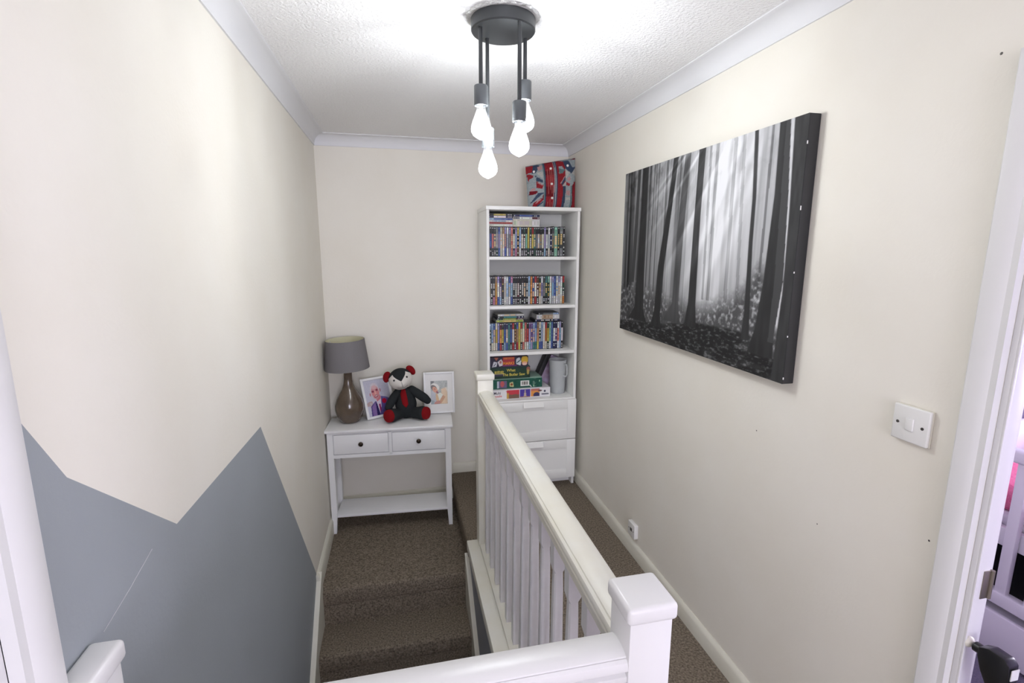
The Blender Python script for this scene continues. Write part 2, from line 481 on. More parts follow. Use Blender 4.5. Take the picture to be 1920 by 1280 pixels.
RAIL = [(-.029, -.018), (-.031, -.016), (-.031, -.002), (-.034, 0), (-.036, .004), (-.036, .014), (-.029, .018), (-.028, .023), (-.0385, .027), (-.0395, .034), (-.037, .043), (-.0315, .0475), (-.0305, .0465), (-.0295, .050), (-.022, .0545), (-.010, .057)]
RAIL = RAIL+[(-a, b) for a, b in RAIL[::-1]]
ZR = .828
P(obj('handrail', prism(NB(), [(NX+a, ZR+b) for a, b in RAIL], 'y', NYR+.04, FY-.04), 'aged_white_gloss', bl))
P(obj('handrail', prism(NB(), [(NYR+a, ZR+b-.002) for a, b in RAIL], 'x', -1.61, NX-.04), 'white_gloss', bl))
# base boards
P(obj('base_board', Box(-.856, -.70, NYR+.03, -.925, -.03, .024, .005), 'aged_white_gloss', bl))
P(obj('base_rail', Box(-.795, -.722, NYR+.04, FY-.04, .024, .038, .004), 'aged_white_gloss', bl))
P(obj('base_board', Box(-W, -.80, -2.72, -2.632, -.03, .024, .005), 'aged_white_gloss', bl))
P(obj('base_rail', Box(-1.61, NX-.04, NYR-.035, NYR+.035, .024, .038, .004), 'aged_white_gloss', bl))

def baluster_mesh():
    bm = NB(); s = .0175; h = ZR-.038-.016
    prof = [(0, s, 0), (.13, s, 0), (.15, s*.98, .45), (.60, s*.80, .58), (.655, s*.72, .6), (.675, s, 0), (h, s, 0)]
    rings = []
    for z, r, k in prof:
        c = r*(1-k*.58)
        pts = [(r, -c), (r, c), (c, r), (-c, r), (-r, c), (-r, -c), (-c, -r), (c, -r)]
        rings.append([bm.verts.new((x, y, z)) for x, y in pts])
    for a, b in zip(rings, rings[1:]):
        for i in range(8): bm.faces.new((a[i], a[(i+1) % 8], b[(i+1) % 8], b[i]))
    bm.faces.new(rings[0][::-1]); bm.faces.new(rings[-1])
    bmesh.ops.recalc_face_normals(bm, faces=bm.faces)
    me = bpy.data.meshes.new('baluster'); bm.to_mesh(me); bm.free(); return me
bal = baluster_mesh()
y = -1.075
while y > -2.60:
    P(obj('baluster', bal, 'baluster_white', bl, smooth=20)).location = (NX, y, .037); y -= .1245
x = -.93
while x > -1.58:
    P(obj('baluster', bal, 'baluster_white', bl, smooth=20)).location = (x, NYR, .037); x -= .1245

# ------------------------------------------------------------------ bedroom beyond the right door
BX = 3.0
struct('floor_bedroom', Box(T, BX+.1, -4.2, -.6, -.1, 0), 'carpet_lilac', 'lilac-grey bedroom carpet')
struct('ceiling_bedroom', Box(T, BX+.1, -4.2, -.6, H, H+.08), 'white_plaster', 'white bedroom ceiling')
struct('wall_bedroom_back', Box(T, BX+.1, -.6, -.5, -.1, H), 'lilac_paint', 'lilac bedroom wall behind the bed')
struct('wall_bedroom_front', Box(T, BX+.1, -4.3, -4.2, -.1, H), 'lilac_paint', 'lilac bedroom wall behind the camera side')
bm = NB()
box(bm, BX, BX+.1, -4.2, -3.5, -.1, H); box(bm, BX, BX+.1, -2.3, -.6, -.1, H); box(bm, BX, BX+.1, -3.5, -2.3, -.1, .9); box(bm, BX, BX+.1, -3.5, -2.3, 2.1, H)
struct('wall_bedroom_right', bm, 'lilac_paint', 'lilac bedroom wall with an added window')
w2 = thing('added_window_2', None, None, (0, 0, 0), kind='structure')  # invented bedroom window, added to go with its daylight lamp
for a, b, c, d in ((-3.5, -3.45, .9, 2.1), (-2.35, -2.3, .9, 2.1), (-3.5, -2.3, .9, .95), (-3.5, -2.3, 2.05, 2.1), (-2.92, -2.88, .9, 2.1)):
    obj('added_window_frame', Box(BX-.03, BX+.01, a, b, c, d, .006), 'white_gloss', w2)

bx, by0, by1 = 1.09, -3.05, -1.72
bed = thing('child_bed', 'white wooden slatted child bed with storage drawer beyond the doorway', 'bed', (1.55, -2.5, 0))
def Q(name, b, m): return P(obj(name, b, m, bed))
for px in (bx, 1.95):
    for py in (by0, by1-.045): Q('bed_post', Box(px, px+.045, py, py+.045, 0, .86, .004), 'white_wood')
Q('top_rail', Box(bx-.004, bx+.049, by0, by1, .795, .845, .012, 3), 'white_wood')
Q('bottom_rail', Box(bx+.002, bx+.043, by0+.04, by1, .21, .262, .004), 'white_wood')
Q('mattress_rail', Box(bx+.035, bx+.065, by0+.04, by1-.02, .44, .515, .004), 'white_wood')
for k in range(-3, 9):
    yy = -2.100-.095*k
    Q('slat', Box(bx+.008, bx+.032, yy-.038, yy, .255, .80, .003), 'white_wood')
Q('side_panel', Box(bx+.05, 1.95, by1-.03, by1, .2, .80, .003), 'white_wood')
Q('far_panel', Box(1.95, 1.975, by0, by1, .2, .80, .003), 'white_wood')
Q('bed_base', Box(bx+.05, 1.95, by0, by1-.03, .46, .49), 'white_wood')
Q('storage_floor', Box(bx+.05, 1.95, by0, by1-.03, .215, .235), 'box_dark')
mt_ = tag(obj('mattress', Box(bx+.075, 1.945, by0+.03, by1-.04, .491, .56, .02, 3), 'white_bedding'), 'white mattress lying in the slatted child bed', 'mattress')
du = NB()
box(du, bx+.08, 1.94, by0+.03, by1-.07, .561, .675, .03, 4)
bmesh.ops.subdivide_edges(du, edges=du.edges, cuts=3, use_grid_fill=True)
for v in du.verts: v.co.z += .008*math.sin(v.co.x*23+v.co.y*17)*(v.co.z-.561)/.114
tag(obj('duvet', du, 'pink_bedding'), 'pink fluffy duvet on the child bed', 'duvet')
tb = ball(NB(), (1.19, -2.14, .735), (.055, .05, .06)); ball(tb, (1.19, -2.15, .805), (.038, .036, .036)); ball(tb, (1.165, -2.15, .84), (.013, .009, .014)); ball(tb, (1.215, -2.15, .84), (.013, .009, .014))
tag(obj('plush_toy', tb, 'grey_plush'), 'grey-blue plush toy sitting on the pink duvet', 'soft toy')
dw = Q('underbed_drawer', Box(bx-.012, bx+.01, by0+.02, by1+.01, .012, .182, .004), 'white_wood')
obj('drawer_box', Box(bx+.01, 1.9, by0+.06, by1-.05, .03, .17, .003), 'white_wood', dw)
# shelf with a red toy on the wall beyond the bed, seen through the door gap
sh = tag(obj('wall_shelf', Box(1.35, 2.2, -.80, -.6, .955, .98, .004), 'white_wood'), 'white wall shelf in the lilac bedroom', 'shelf')
tb = ball(NB(), (1.52, -.70, 1.045), (.075, .07, .065)); ball(tb, (1.52, -.715, 1.13), (.05, .048, .045)); ball(tb, (1.485, -.715, 1.175), (.018, .012, .02)); ball(tb, (1.555, -.715, 1.175), (.018, .012, .02))
tag(obj('plush_toy', tb, 'red_plush'), 'red plush toy on the white bedroom shelf', 'soft toy')
tb = tube(NB(), [(1.17, -2.35, .262), (1.20, -2.24, .27), (1.27, -2.22, .262)], .022, 10); ball(tb, (1.20, -2.27, .262), (.04, .03, .024))
tag(obj('toy', tb, 'ink_red'), 'small red toy in the dark space under the child bed', 'toy')

# pressure-fit safety gate across the bedroom doorway
gx, gz = .0135, .750
yj = RD0-.012
sg = thing('safety_gate', 'black and white pressure-fit child safety gate in the bedroom doorway', 'safety gate', (gx, -3.0, 0))
rotY = Matrix.Rotation(math.radians(90), 4, 'X')
def cyl_y(r0, r1, ya, yb, n=24):
    return tube(NB(), [(gx, ya, gz), (gx, yb, gz)], [r0, r1], n)
pd = tube(NB(), [(gx, yj, gz), (gx, yj-.004, gz), (gx, yj-.007, gz), (gx, yj-.011, gz)], [.0115, .0125, .011, .006], 24)
P(obj('wall_pad', pd, 'off_white_plastic', sg))
P(obj('bolt', cyl_y(.0032, .0032, yj-.008, yj-.02, 12), 'chrome', sg))
P(obj('knob', tube(NB(), [(gx, yj-.014, gz), (gx, yj-.016, gz), (gx, yj-.027, gz), (gx, yj-.029, gz)], [.008, .011, .011, .009], 16), 'black_plastic', sg))
hb = prism(NB(), [(yj-.028, gz+.012), (yj-.046, gz+.022), (yj-.075, gz+.022), (yj-.084, gz+.012), (yj-.087, gz-.02), (yj-.080, gz-.07), (yj-.056, gz-.07), (yj-.037, gz-.035), (yj-.028, gz-.008)], 'x', gx-.014, gx+.014)
bmesh.ops.bevel(hb, geom=hb.edges[:], offset=.003, segments=2, profile=.5, affect='EDGES')
hs_ = P(obj('housing', hb, 'black_plastic', sg))
st_ = obj('sticker', Box(gx-.010, gx+.010, yj-.0882, yj-.0868, gz-.018, gz+.006, 0), 'white_plastic', hs_)
st_.rotation_euler = (0, 0, 0)
P(obj('gate_post', tube(NB(), [(gx, yj-.078, gz-.06), (gx, yj-.078, .03)], .011, 16), 'white_plastic', sg))
P(obj('gate_post', tube(NB(), [(gx, RD1+.09, gz), (gx, RD1+.09, .03)], .011, 16), 'white_plastic', sg))
P(obj('top_bar', tube(NB(), [(gx, yj-.095, gz-.03), (gx, RD1+.085, gz-.03)], .010, 16), 'black_plastic', sg))
P(obj('bottom_bar', tube(NB(), [(gx, yj-.03, .035), (gx, RD1+.05, .035)], .011, 16), 'white_plastic', sg))
for k in range(6):
    yy = yj-.16-.085*k
    P(obj('gate_bar', tube(NB(), [(gx, yy, gz-.035), (gx, yy, .035)], .006, 10), 'white_plastic', sg))

# ------------------------------------------------------------------ ceiling light
LX, LY = -.825, -1.765
LZ = 2.243
pp = NB()
for k in range(48):
    pass
ring = []
random.seed(4)
n = 64
rr = [.112+random.uniform(-.004, .006) for _ in range(n)]
ro = [pp.verts.new((LX+rr[i]*math.cos(2*math.pi*i/n), LY+rr[i]*math.sin(2*math.pi*i/n), H-.001)) for i in range(n)]
ri = [pp.verts.new((LX+(rr[i]-.006)*math.cos(2*math.pi*i/n), LY+(rr[i]-.006)*math.sin(2*math.pi*i/n), H-.005)) for i in range(n)]
for i in range(n): pp.faces.new((ro[i], ri[i], ri[(i+1) % n], ro[(i+1) % n]))
pp.faces.new(ri)
bmesh.ops.recalc_face_normals(pp, faces=pp.faces)
cp = obj('plaster_patch', pp, 'patch_plaster', bpy.data.objects['ceiling'])
lt = thing('ceiling_light', 'charcoal four-bulb pendant ceiling light with round rose', 'ceiling light', (LX, LY, H))
P(obj('ceiling_rose', lathe(NB(), [(.0965, H-.003), (.099, H-.006), (.099, LZ+.004), (.096, LZ), (.085, LZ-.0005), (.004, LZ-.0005)], 64, (LX, LY, 0)), 'charcoal_metal', lt))
bulbs = [(-.900, -1.790, 2.080), (-.866, -1.714, 1.976), (-.794, -1.853, 2.024), (-.749, -1.741, 2.118)]
prof = [(.0128, 0), (.0132, -.008), (.0155, -.022), (.0205, -.040), (.0262, -.058), (.0302, -.074), (.0318, -.087), (.0305, -.099), (.0255, -.110), (.0165, -.119), (.007, -.125), (.0015, -.128)]
prof = [(r*1.0, z*.80) for r, z in prof]
for bx_, by_, bz_ in bulbs:
    P(obj('rod', tube(NB(), [(bx_, by_, LZ), (bx_, by_, bz_-.004)], .0062, 16), 'charcoal_metal', lt))
    P(obj('bulb_socket', lathe(NB(), [(.006, bz_+.001), (.0195, bz_), (.021, bz_-.0025), (.021, bz_-.058), (.0195, bz_-.059), (.018, bz_-.052), (.013, bz_-.051)], 32, (bx_, by_, 0)), 'socket_metal', lt))
    b = obj('bulb', lathe(NB(), prof, 32, cap=False), 'lit_glass', lt); b.location = (bx_-LX, by_-LY, bz_-.056-H)
    obj('filament', lathe(NB(), [(.0125*math.sin(math.pi*k/10), -.066+.0125*math.cos(math.pi*k/10)) for k in range(1, 10)], 16), 'lit_filament', b)
    obj('bulb_stem', lathe(NB(), [(.006, -.002), (.005, -.02), (.003, -.026), (.0022, -.053)], 12), 'ink_silver', b)

# ------------------------------------------------------------------ forest canvas
def forest(U, V):
    asp = 1.157/.774
    x = U*asp; y = V
    # misty light in the middle, darker thickets at the sides
    g = 156+62*np.exp(-((U-.66)/.22)**2)*(0.45+.55*np.clip((V-.12)/.4, 0, 1)) + 30*V
    g = g-38*np.clip((.42-U)/.42, 0, 1)
    # background stems: fine vertical streaks
    s1 = vnoise(x*42+.8*np.sin(y*3), y*.8, 3); s2 = vnoise(x*90, y*1.1, 9); s3 = vnoise(x*17, y*.5, 21)
    dens = np.where(U < .5, 1., .45)
    g = g-dens*70*np.clip(s1-.45, 0, 1)*2-dens*40*np.clip(s2-.5, 0, 1)*2-dens*45*np.clip(s3-.5, 0, 1)*2
    # branches and leaves high up
    lf = fbm(x*22, y*22, 5); g = g-np.clip(V-.6, 0, 1)*150*np.clip(lf-.52, 0, 1)*np.where(U < .45, 3., 1.2)
    for top, bot, wd, d in ((.611, .621, .006, 50), (.645, .647, .008, 55), (.730, .737, .008, 45), (.768, .798, .007, 35), (.881, .872, .005, 60), (.35, .345, .006, 70), (.255, .25, .005, 60), (.29, .285, .004, 50), (.225, .222, .006, 60), (.06, .058, .008, 70), (.035, .034, .005, 60)):
        c = bot+(top-bot)*V
        g = np.where((np.abs(U-c) < wd) & (V > .28), g-d, g)
    # sun rays fanning from the upper right
    a = (x-1.02*asp*.98)/(1.55-y+1e-3)
    ray = np.clip(vnoise(a*21, a*0, 40)-.38, 0, 1)*1.8*np.clip((V-.1)/.5, 0, 1)*np.exp(-((U-.55)/.26)**2)
    g = g+62*ray
    # undergrowth
    bush = np.interp(U, [0, .27, .40, .6, .755, .83, .87, .95, 1], [.34, .33, .29, .28, .34, .42, .50, .45, .4])
    bn = fbm(x*58, y*58, 11, 4); m = np.clip((bush+.05*(bn-.5)-V)/.10, 0, 1)
    und = 66+210*np.clip(bn-.50, 0, 1)*2
    g = g*(1-m*.85)+und*m*.85
    # main trunks (u_left, u_right, v)
    TR = [([(.117, .141, 1), (.104, .135, .644), (.095, .121, .32)], 62), ([(.156, .206, 1), (.155, .205, .787), (.144, .208, .365), (.136, .213, .167), (.081, .245, .087)], 40),
          ([(.464, .499, 1), (.439, .482, .622), (.434, .473, .236), (.371, .496, .13)], 66), ([(.389, .422, 1), (.366, .398, .773), (.316, .362, .427), (.303, .35, .165), (.278, .361, .08)], 38),
          ([(.545, .583, 1), (.54, .576, .682), (.536, .581, .251), (.518, .593, .13)], 42), ([(.809, .825, 1), (.821, .837, .729), (.821, .838, .551), (.827, .849, .272), (.821, .857, .134)], 50),
          ([(.903, .940, 1), (.906, .955, .731), (.894, .966, .396), (.876, .952, .189), (.853, .954, .086)], 46)]
    gr = np.interp(U, [0, .35, .577, .77, .853, .95, 1], [.064, .109, .161, .173, .166, .095, .07])
    gm = np.clip((gr+.02*(bn-.5)-V)/.012, 0, 1)
    gn = fbm(x*48+3, y*130, 17, 4)
    ground = 26+190*np.clip(gn-.52, 0, 1)*1.6+50*np.clip(fbm(x*7, y*30, 19)-.5, 0, 1)*2
    g = g*(1-gm)+ground*gm
    # bright chinks on both sides of the near trunk
    cR = np.interp(V, [0, .357, .655, 1], [.953, .966, .962, .951])
    k_ = np.clip((.0075-np.abs(U-cR+.004))/.0035, 0, 1)*np.clip((V-.18)/.05, 0, 1); g = g*(1-k_)+k_*(225+20*(bn-.5))
    for pts, k in TR:
        p = pts[::-1]; vv = [q[2] for q in p]
        L = np.interp(V, vv, [q[0] for q in p]); R = np.interp(V, vv, [q[1] for q in p])
        w = R-L; t = (U-L)/w
        al = np.clip(np.minimum(t, 1-t)*w/.0032+.4, 0, 1)*np.clip((V-vv[0])/.004+.5, 0, 1)
        mist = 1+1.1*np.exp(-((U-.66)/.22)**2)*np.clip((V-.35)/.5, 0, 1)*.5 + .9*ray
        shade = k*mist*(.85+.3*vnoise(x*60, y*10, 31))
        g = g*(1-al)+shade*al
    m = (U > .880+.0*V) & (U > np.interp(V, [.05, .4, 1], [.93, .935, .925])) & (U < np.interp(V, [.189, .396, .731, 1], [.952, .966, .955, .94])) & (V > .15)
    g = np.where(m, 72, g)
    k_ = np.clip((U-cR-.001)/.003, 0, 1); g = g*(1-k_)+k_*(58+16*(vnoise(x*80, y*14, 51)-.5))
    g = np.clip(g, 12, 250)*.90
    return np.stack([g, g, g*1.01], -1)

CY0, CY1, CZ0, CZ1, CD = -1.000, -2.157, 1.186, 1.962, .038
cv_ = thing('canvas_picture', 'large black and white forest canvas hanging on the cream wall', 'canvas picture', (0, (CY0+CY1)/2, CZ0))
P(obj('canvas_frame', Box(-CD, -.001, CY1, CY0, CZ0, CZ1, .002), 'box_dark', cv_))
me = grid_print(440, 290, lambda U, V: np.stack([np.full_like(U, -CD-.0012), CY0+(CY1-CY0)*U, CZ0+(CZ1-CZ0)*V], -1), forest)
P(obj('forest_print', me, 'printed_canvas', cv_, smooth=0))
# worn white corner nicks on the near edge
for z in (1.20, 1.33, 1.52, 1.70, 1.88): P(obj('worn_edge', Box(-CD-.0016, -CD+.001, CY1-.0006, CY1+.0008, z, z+.003+.01*((z*37) % 1)), 'ink_white', cv_))

# ------------------------------------------------------------------ switch and socket on the right wall
sw = thing('light_switch', 'white square single rocker light switch on the cream wall', 'light switch', (0, -2.528, 1.185))
P(obj('back_box', Box(-.006, 0, -2.572, -2.486, 1.142, 1.228, .001), 'off_white_plastic', sw))
P(obj('face_plate', Box(-.014, -.005, -2.5715, -2.4865, 1.1425, 1.2275, .003, 3), 'white_plastic', sw))
P(obj('rocker', Box(-.0175, -.013, -2.538, -2.520, 1.171, 1.200, .0015), 'white_plastic', sw))
for yy in (-2.558, -2.500):
    P(obj('screw', tube(NB(), [(-.0135, yy, 1.185), (-.0150, yy, 1.185)], .0035, 16), 'screw_grey', sw))
so = thing('phone_socket', 'small white wall socket just above the skirting', 'socket', (0, -1.20, .14))
P(obj('face_plate', Box(-.022, 0, -1.240, -1.165, .105, .180, .003, 3), 'white_plastic', so))
P(obj('outlet', Box(-.0235, -.021, -1.212, -1.192, .135, .152, .001), 'screw_grey', so))
for yy in (-1.228, -1.177): P(obj('screw', tube(NB(), [(-.0215, yy, .143), (-.0228, yy, .143)], .003, 12), 'screw_grey', so))

# ------------------------------------------------------------------ console table
TY = math.radians(3.6)
tx, ty = -1.249, -.232           # centre of the top
ZT = .497
tt = thing('console_table', 'white two-drawer console table with low shelf on the quarter landing', 'table', (tx, ty, ZL), -TY)
tw, td, th = .392, .128, ZT-ZL
obj('table_top', Box(-tw, tw, -td, td, th-.018, th, .004, 2), 'satin_white', tt)
ap = NB()
box(ap, -tw+.045, tw-.045, -td+.024, td-.012, th-.175, th-.018)           # carcass
box(ap, -tw+.045, tw-.045, -td+.014, -td+.03, th-.030, th-.018); box(ap, -tw+.045, tw-.045, -td+.014, -td+.03, th-.185, th-.163)
box(ap, -.009, .009, -td+.014, -td+.03, th-.175, th-.018)
obj('table_frame', ap, 'satin_white', tt)
for sx in (-1, 1):
    for sy in (-1, 1):
        cx_, cy_ = sx*(tw-.030), sy*(td-.030)
        lg = NB(); hw = .0175
        vs = []
        for z, s in ((0, .012), (.16, hw), (th-.018, hw)):
            # taper only on the inner faces of the foot
            xo, yo = cx_+sx*hw, cy_+sy*hw
            vs.append([lg.verts.new(p) for p in ((xo, yo, z), (xo-sx*2*s, yo, z), (xo-sx*2*s, yo-sy*2*s, z), (xo, yo-sy*2*s, z))])
        for a, b in zip(vs, vs[1:]):
            for i in range(4): lg.faces.new((a[i], a[(i+1) % 4], b[(i+1) % 4], b[i]))
        lg.faces.new(vs[0]); lg.faces.new(vs[-1]); bmesh.ops.recalc_face_normals(lg, faces=lg.faces)
        obj('leg', lg, 'satin_white', tt)
obj('low_shelf', Box(-tw+.04, tw-.04, -td+.02, td-.02, .105, .122, .003), 'satin_white', tt)
for sx in (-1, 1):
    a, b = sorted((sx*.013, sx*(tw-.052)))
    d_ = obj('drawer', Box(a, b, -td+.012, -td+.026, th-.158, th-.035, .0025), 'satin_white', tt)
    kx = (a+b)/2; Mk = Matrix.Translation((kx, -td+.012, th-.093)) @ Matrix.Rotation(math.radians(90), 4, 'X')
    k = lathe(NB(), [(.004, 0), (.0045, .010), (.010, .013), (.0145, .018), (.0145, .021), (.010, .025), (.003, .0265)], 24, M=Mk)
    obj('knob', k, 'knob_bronze', d_)

def on_table(lx, ly): 
    c, s = math.cos(-TY), math.sin(-TY)
    return (tx+lx*c-ly*s, ty+lx*s+ly*c, ZT)

# table lamp
lp_ = (-1.505, -.172, ZT)
la = thing('table_lamp', 'brown glazed gourd table lamp with grey drum shade', 'lamp', lp_)
body = [(.050, 0), (.056, .002), (.066, .012), (.082, .045), (.0905, .085), (.089, .115), (.078, .152), (.058, .190), (.041, .220), (.031, .250), (.0265, .280), (.0255, .315), (.028, .335), (.024, .338), (.010, .340)]
obj('lamp_base', lathe(NB(), body, 48), 'glazed_clay', la)
obj('bulb_holder', lathe(NB(), [(.010, .335), (.012, .345), (.012, .385), (.016, .39), (.016, .42), (.010, .425)], 20), 'white_plastic', la)
s0, s1 = .352, .538
shp = [(.1305, s0), (.1125, s1)]
sb = NB(); n = 64
def ringv(r, z): return [sb.verts.new((r*math.cos(2*math.pi*i/n), r*math.sin(2*math.pi*i/n), z)) for i in range(n)]
o0, o1, i1, i0 = ringv(.137, s0), ringv(.119, s1), ringv(.117, s1), ringv(.135, s0)
for A, B, mi in ((o0, o1, 0), (o1, i1, 0), (i1, i0, 1), (i0, o0, 0)):
    for i in range(n):
        f = sb.faces.new((A[i], A[(i+1) % n], B[(i+1) % n], B[i])); f.material_index = mi
bmesh.ops.recalc_face_normals(sb, faces=sb.faces)
ls = obj('lamp_shade', sb, ['shade_fabric', 'shade_lining'], la)
rg = NB()
for k in range(3):
    a = 2*math.pi*k/3+.5
    tube(rg, [(.014*math.cos(a), .014*math.sin(a), .42), (.1195*math.cos(a), .1195*math.sin(a), s1-.015)], .0018, 8)
obj('shade_ring', rg, 'white_plastic', ls)
ls.rotation_euler = (0, math.radians(-2.0), 0); ls.location.x = .012

# photo frames
def photo_frame(name, label, loc, yaw, lean, w, h, bw, colour, mount, nu, nv, mw=0., mh=0., roll=0.):
    t = thing(name, label, 'photo frame', loc); 
    t.rotation_euler = (Matrix.Rotation(yaw, 3, 'Z') @ Matrix.Rotation(-lean, 3, 'X') @ Matrix.Rotation(roll, 3, 'Y')).to_euler()
    f = NB(); d = .014
    box(f, -w/2, -w/2+bw, 0, d, 0, h, .0015); box(f, w/2-bw, w/2, 0, d, 0, h, .0015)
    box(f, -w/2+bw, w/2-bw, 0, d, 0, bw, .0015); box(f, -w/2+bw, w/2-bw, 0, d, h-bw, h, .0015)
    obj('frame', f, 'satin_white', t)
    obj('backing', Box(-w/2+.003, w/2-.003, d*.75, d+.003, .003, h-.003), 'box_dark', t)
    iw, ih = w-2*bw, h-2*bw
    if mount:
        m = NB(); x0, x1, z0, z1 = -iw/2, iw/2, bw, h-bw; px, pz0, pz1 = mw/2, h/2-mh/2, h/2+mh/2
        box(m, x0, -px, .006, .008, z0, z1); box(m, px, x1, .006, .008, z0, z1); box(m, -px, px, .006, .008, z0, pz0); box(m, -px, px, .006, .008, pz1, z1)
        obj('mount', m, 'white_plastic', t); iw, ih = mw, mh
    me = grid_print(nu, nv, lambda U, V: np.stack([(U-.5)*iw, np.full_like(U, .0092), h/2+(V-.5)*ih], -1), colour)
    obj('photo', me, 'printed_photo', t, smooth=0)
    leg = Box(-.02, .02, d, d+.004, .02, h*.55, 0)
    obj('easel_back', leg, 'box_dark', t)
    return t

def man_photo(U, V):
    x, y = U, 1-V; C = np.zeros((len(U), 3)); C[:] = (205, 204, 220)
    C -= (40*np.clip(x-.55, 0, 1))[:, None]; n = fbm(x*9, y*9, 2)
    put(C, inell(x, y, .18, .74, .22, .16) & (n > .45), (196, 170, 172))
    put(C, inpoly(x, y, [(.12, 1), (.16, .72), (.36, .60), (.50, .62), (.62, .48), (.80, .52), (1, .60), (1, 1)]), (92, 78, 138))
    put(C, inpoly(x, y, [(.62, .48), (.80, .52), (1, .60), (1, .80), (.72, .62)]), (104, 92, 150))
    put(C, inpoly(x, y, [(.18, 1), (.20, .74), (.36, .62), (.34, 1)]), (140, 112, 170))
    put(C, inpoly(x, y, [(.34, 1), (.37, .64), (.45, .70), (.44, 1)]), (52, 44, 92))
    put(C, inpoly(x, y, [(.40, .60), (.62, .50), (.56, .78), (.47, .95)]), (222, 208, 226))
    put(C, inpoly(x, y, [(.48, .70), (.55, .68), (.55, .84), (.48, .93)]), (150, 40, 96))
    put(C, inell(x, y, .72, .63, .09, .07), (178, 24, 58))
    put(C, inpoly(x, y, [(.38, .44), (.60, .44), (.60, .55), (.44, .62)]), (214, 132, 142))
    put(C, inell(x, y, .42, .31, .190, .225, -.12), (222, 212, 220))
    put(C, inell(x, y, .43, .355, .155, .195, -.12), (218, 158, 162))
    put(C, inell(x, y, .41, .21, .10, .055), (228, 186, 190))
    put(C, inell(x, y, .35, .39, .05, .06) | inell(x, y, .53, .37, .05, .06), (226, 148, 150))
    put(C, inell(x, y, .215, .40, .025, .05) | inell(x, y, .635, .31, .025, .05), (196, 130, 138))
    put(C, inell(x, y, .335, .325, .050, .028) | inell(x, y, .50, .295, .050, .028), (150, 74, 92))
    put(C, inpoly(x, y, [(.40, .31), (.44, .30), (.47, .40), (.39, .41)]), (240, 178, 170))
    put(C, inell(x, y, .44, .465, .085, .030, -.15), (160, 52, 82))
    put(C, inell(x, y, .44, .460, .065, .014, -.15), (240, 214, 212))
    return C+14*(fbm(x*30, y*30, 8)-.5)[:, None]

def couple_photo(U, V):
    x, y = U, 1-V; C = np.zeros((len(U), 3)); C[:] = (168, 172, 166)
    C += (70*(fbm(x*16, y*16, 3)-.5))[:, None]
    put(C, inpoly(x, y, [(0, 0), (.20, 0), (.20, .22), (0, .30)]), (78, 78, 76))
    put(C, inpoly(x, y, [(0, .42), (.30, .46), (.32, .9), (.1, 1), (0, 1)]), (186, 188, 194))
    put(C, inpoly(x, y, [(0, .80), (.22, .86), (.16, 1), (0, 1)]), (146, 160, 164))
    put(C, inpoly(x, y, [(.62, .36), (.84, .30), (1, .38), (1, 1), (.55, 1), (.66, .7)]), (224, 196, 160))
    put(C, inpoly(x, y, [(.86, .30), (1, .28), (1, .52)]), (232, 222, 204))
    put(C, inpoly(x, y, [(.40, .56), (.58, .50), (.74, .62), (.52, .88)]), (226, 228, 212))
    put(C, inpoly(x, y, [(.72, .62), (.88, .70), (.62, .97), (.42, .99), (.46, .92)]), (198, 148, 108))
    put(C, inpoly(x, y, [(.30, .52), (.40, .56), (.52, .88), (.44, .96), (.30, .80)]), (214, 176, 128))
    put(C, inpoly(x, y, [(.24, .90), (.48, .84), (.62, .94), (.40, 1), (.18, 1)]), (190, 128, 112))
    put(C, inell(x, y, .27, .25, .26, .14, .3), (226, 224, 214))
    put(C, inell(x, y, .20, .31, .20, .12, .5), (96, 74, 62))
    put(C, inell(x, y, .26, .38, .17, .11, .6), (214, 146, 110))
    put(C, inell(x, y, .39, .49, .075, .045, .5), (128, 44, 52))
    put(C, inell(x, y, .24, .35, .05, .018, .6), (110, 68, 58))
    return C+18*(fbm(x*26, y*26, 12)-.5)[:, None]

photo_frame('photo_frame', 'white framed photo of a smiling man in a blue suit', (-1.303, -.145, ZT+.0056), math.radians(28), math.radians(21), .206, .270, .016, man_photo, False, 90, 120)
photo_frame('photo_frame', 'white framed mounted photo of a couple, beside the toy bear', (-.928, -.140, ZT+.0030), math.radians(-2), math.radians(9), .206, .280, .013, couple_photo, True, 60, 84, .112, .158)

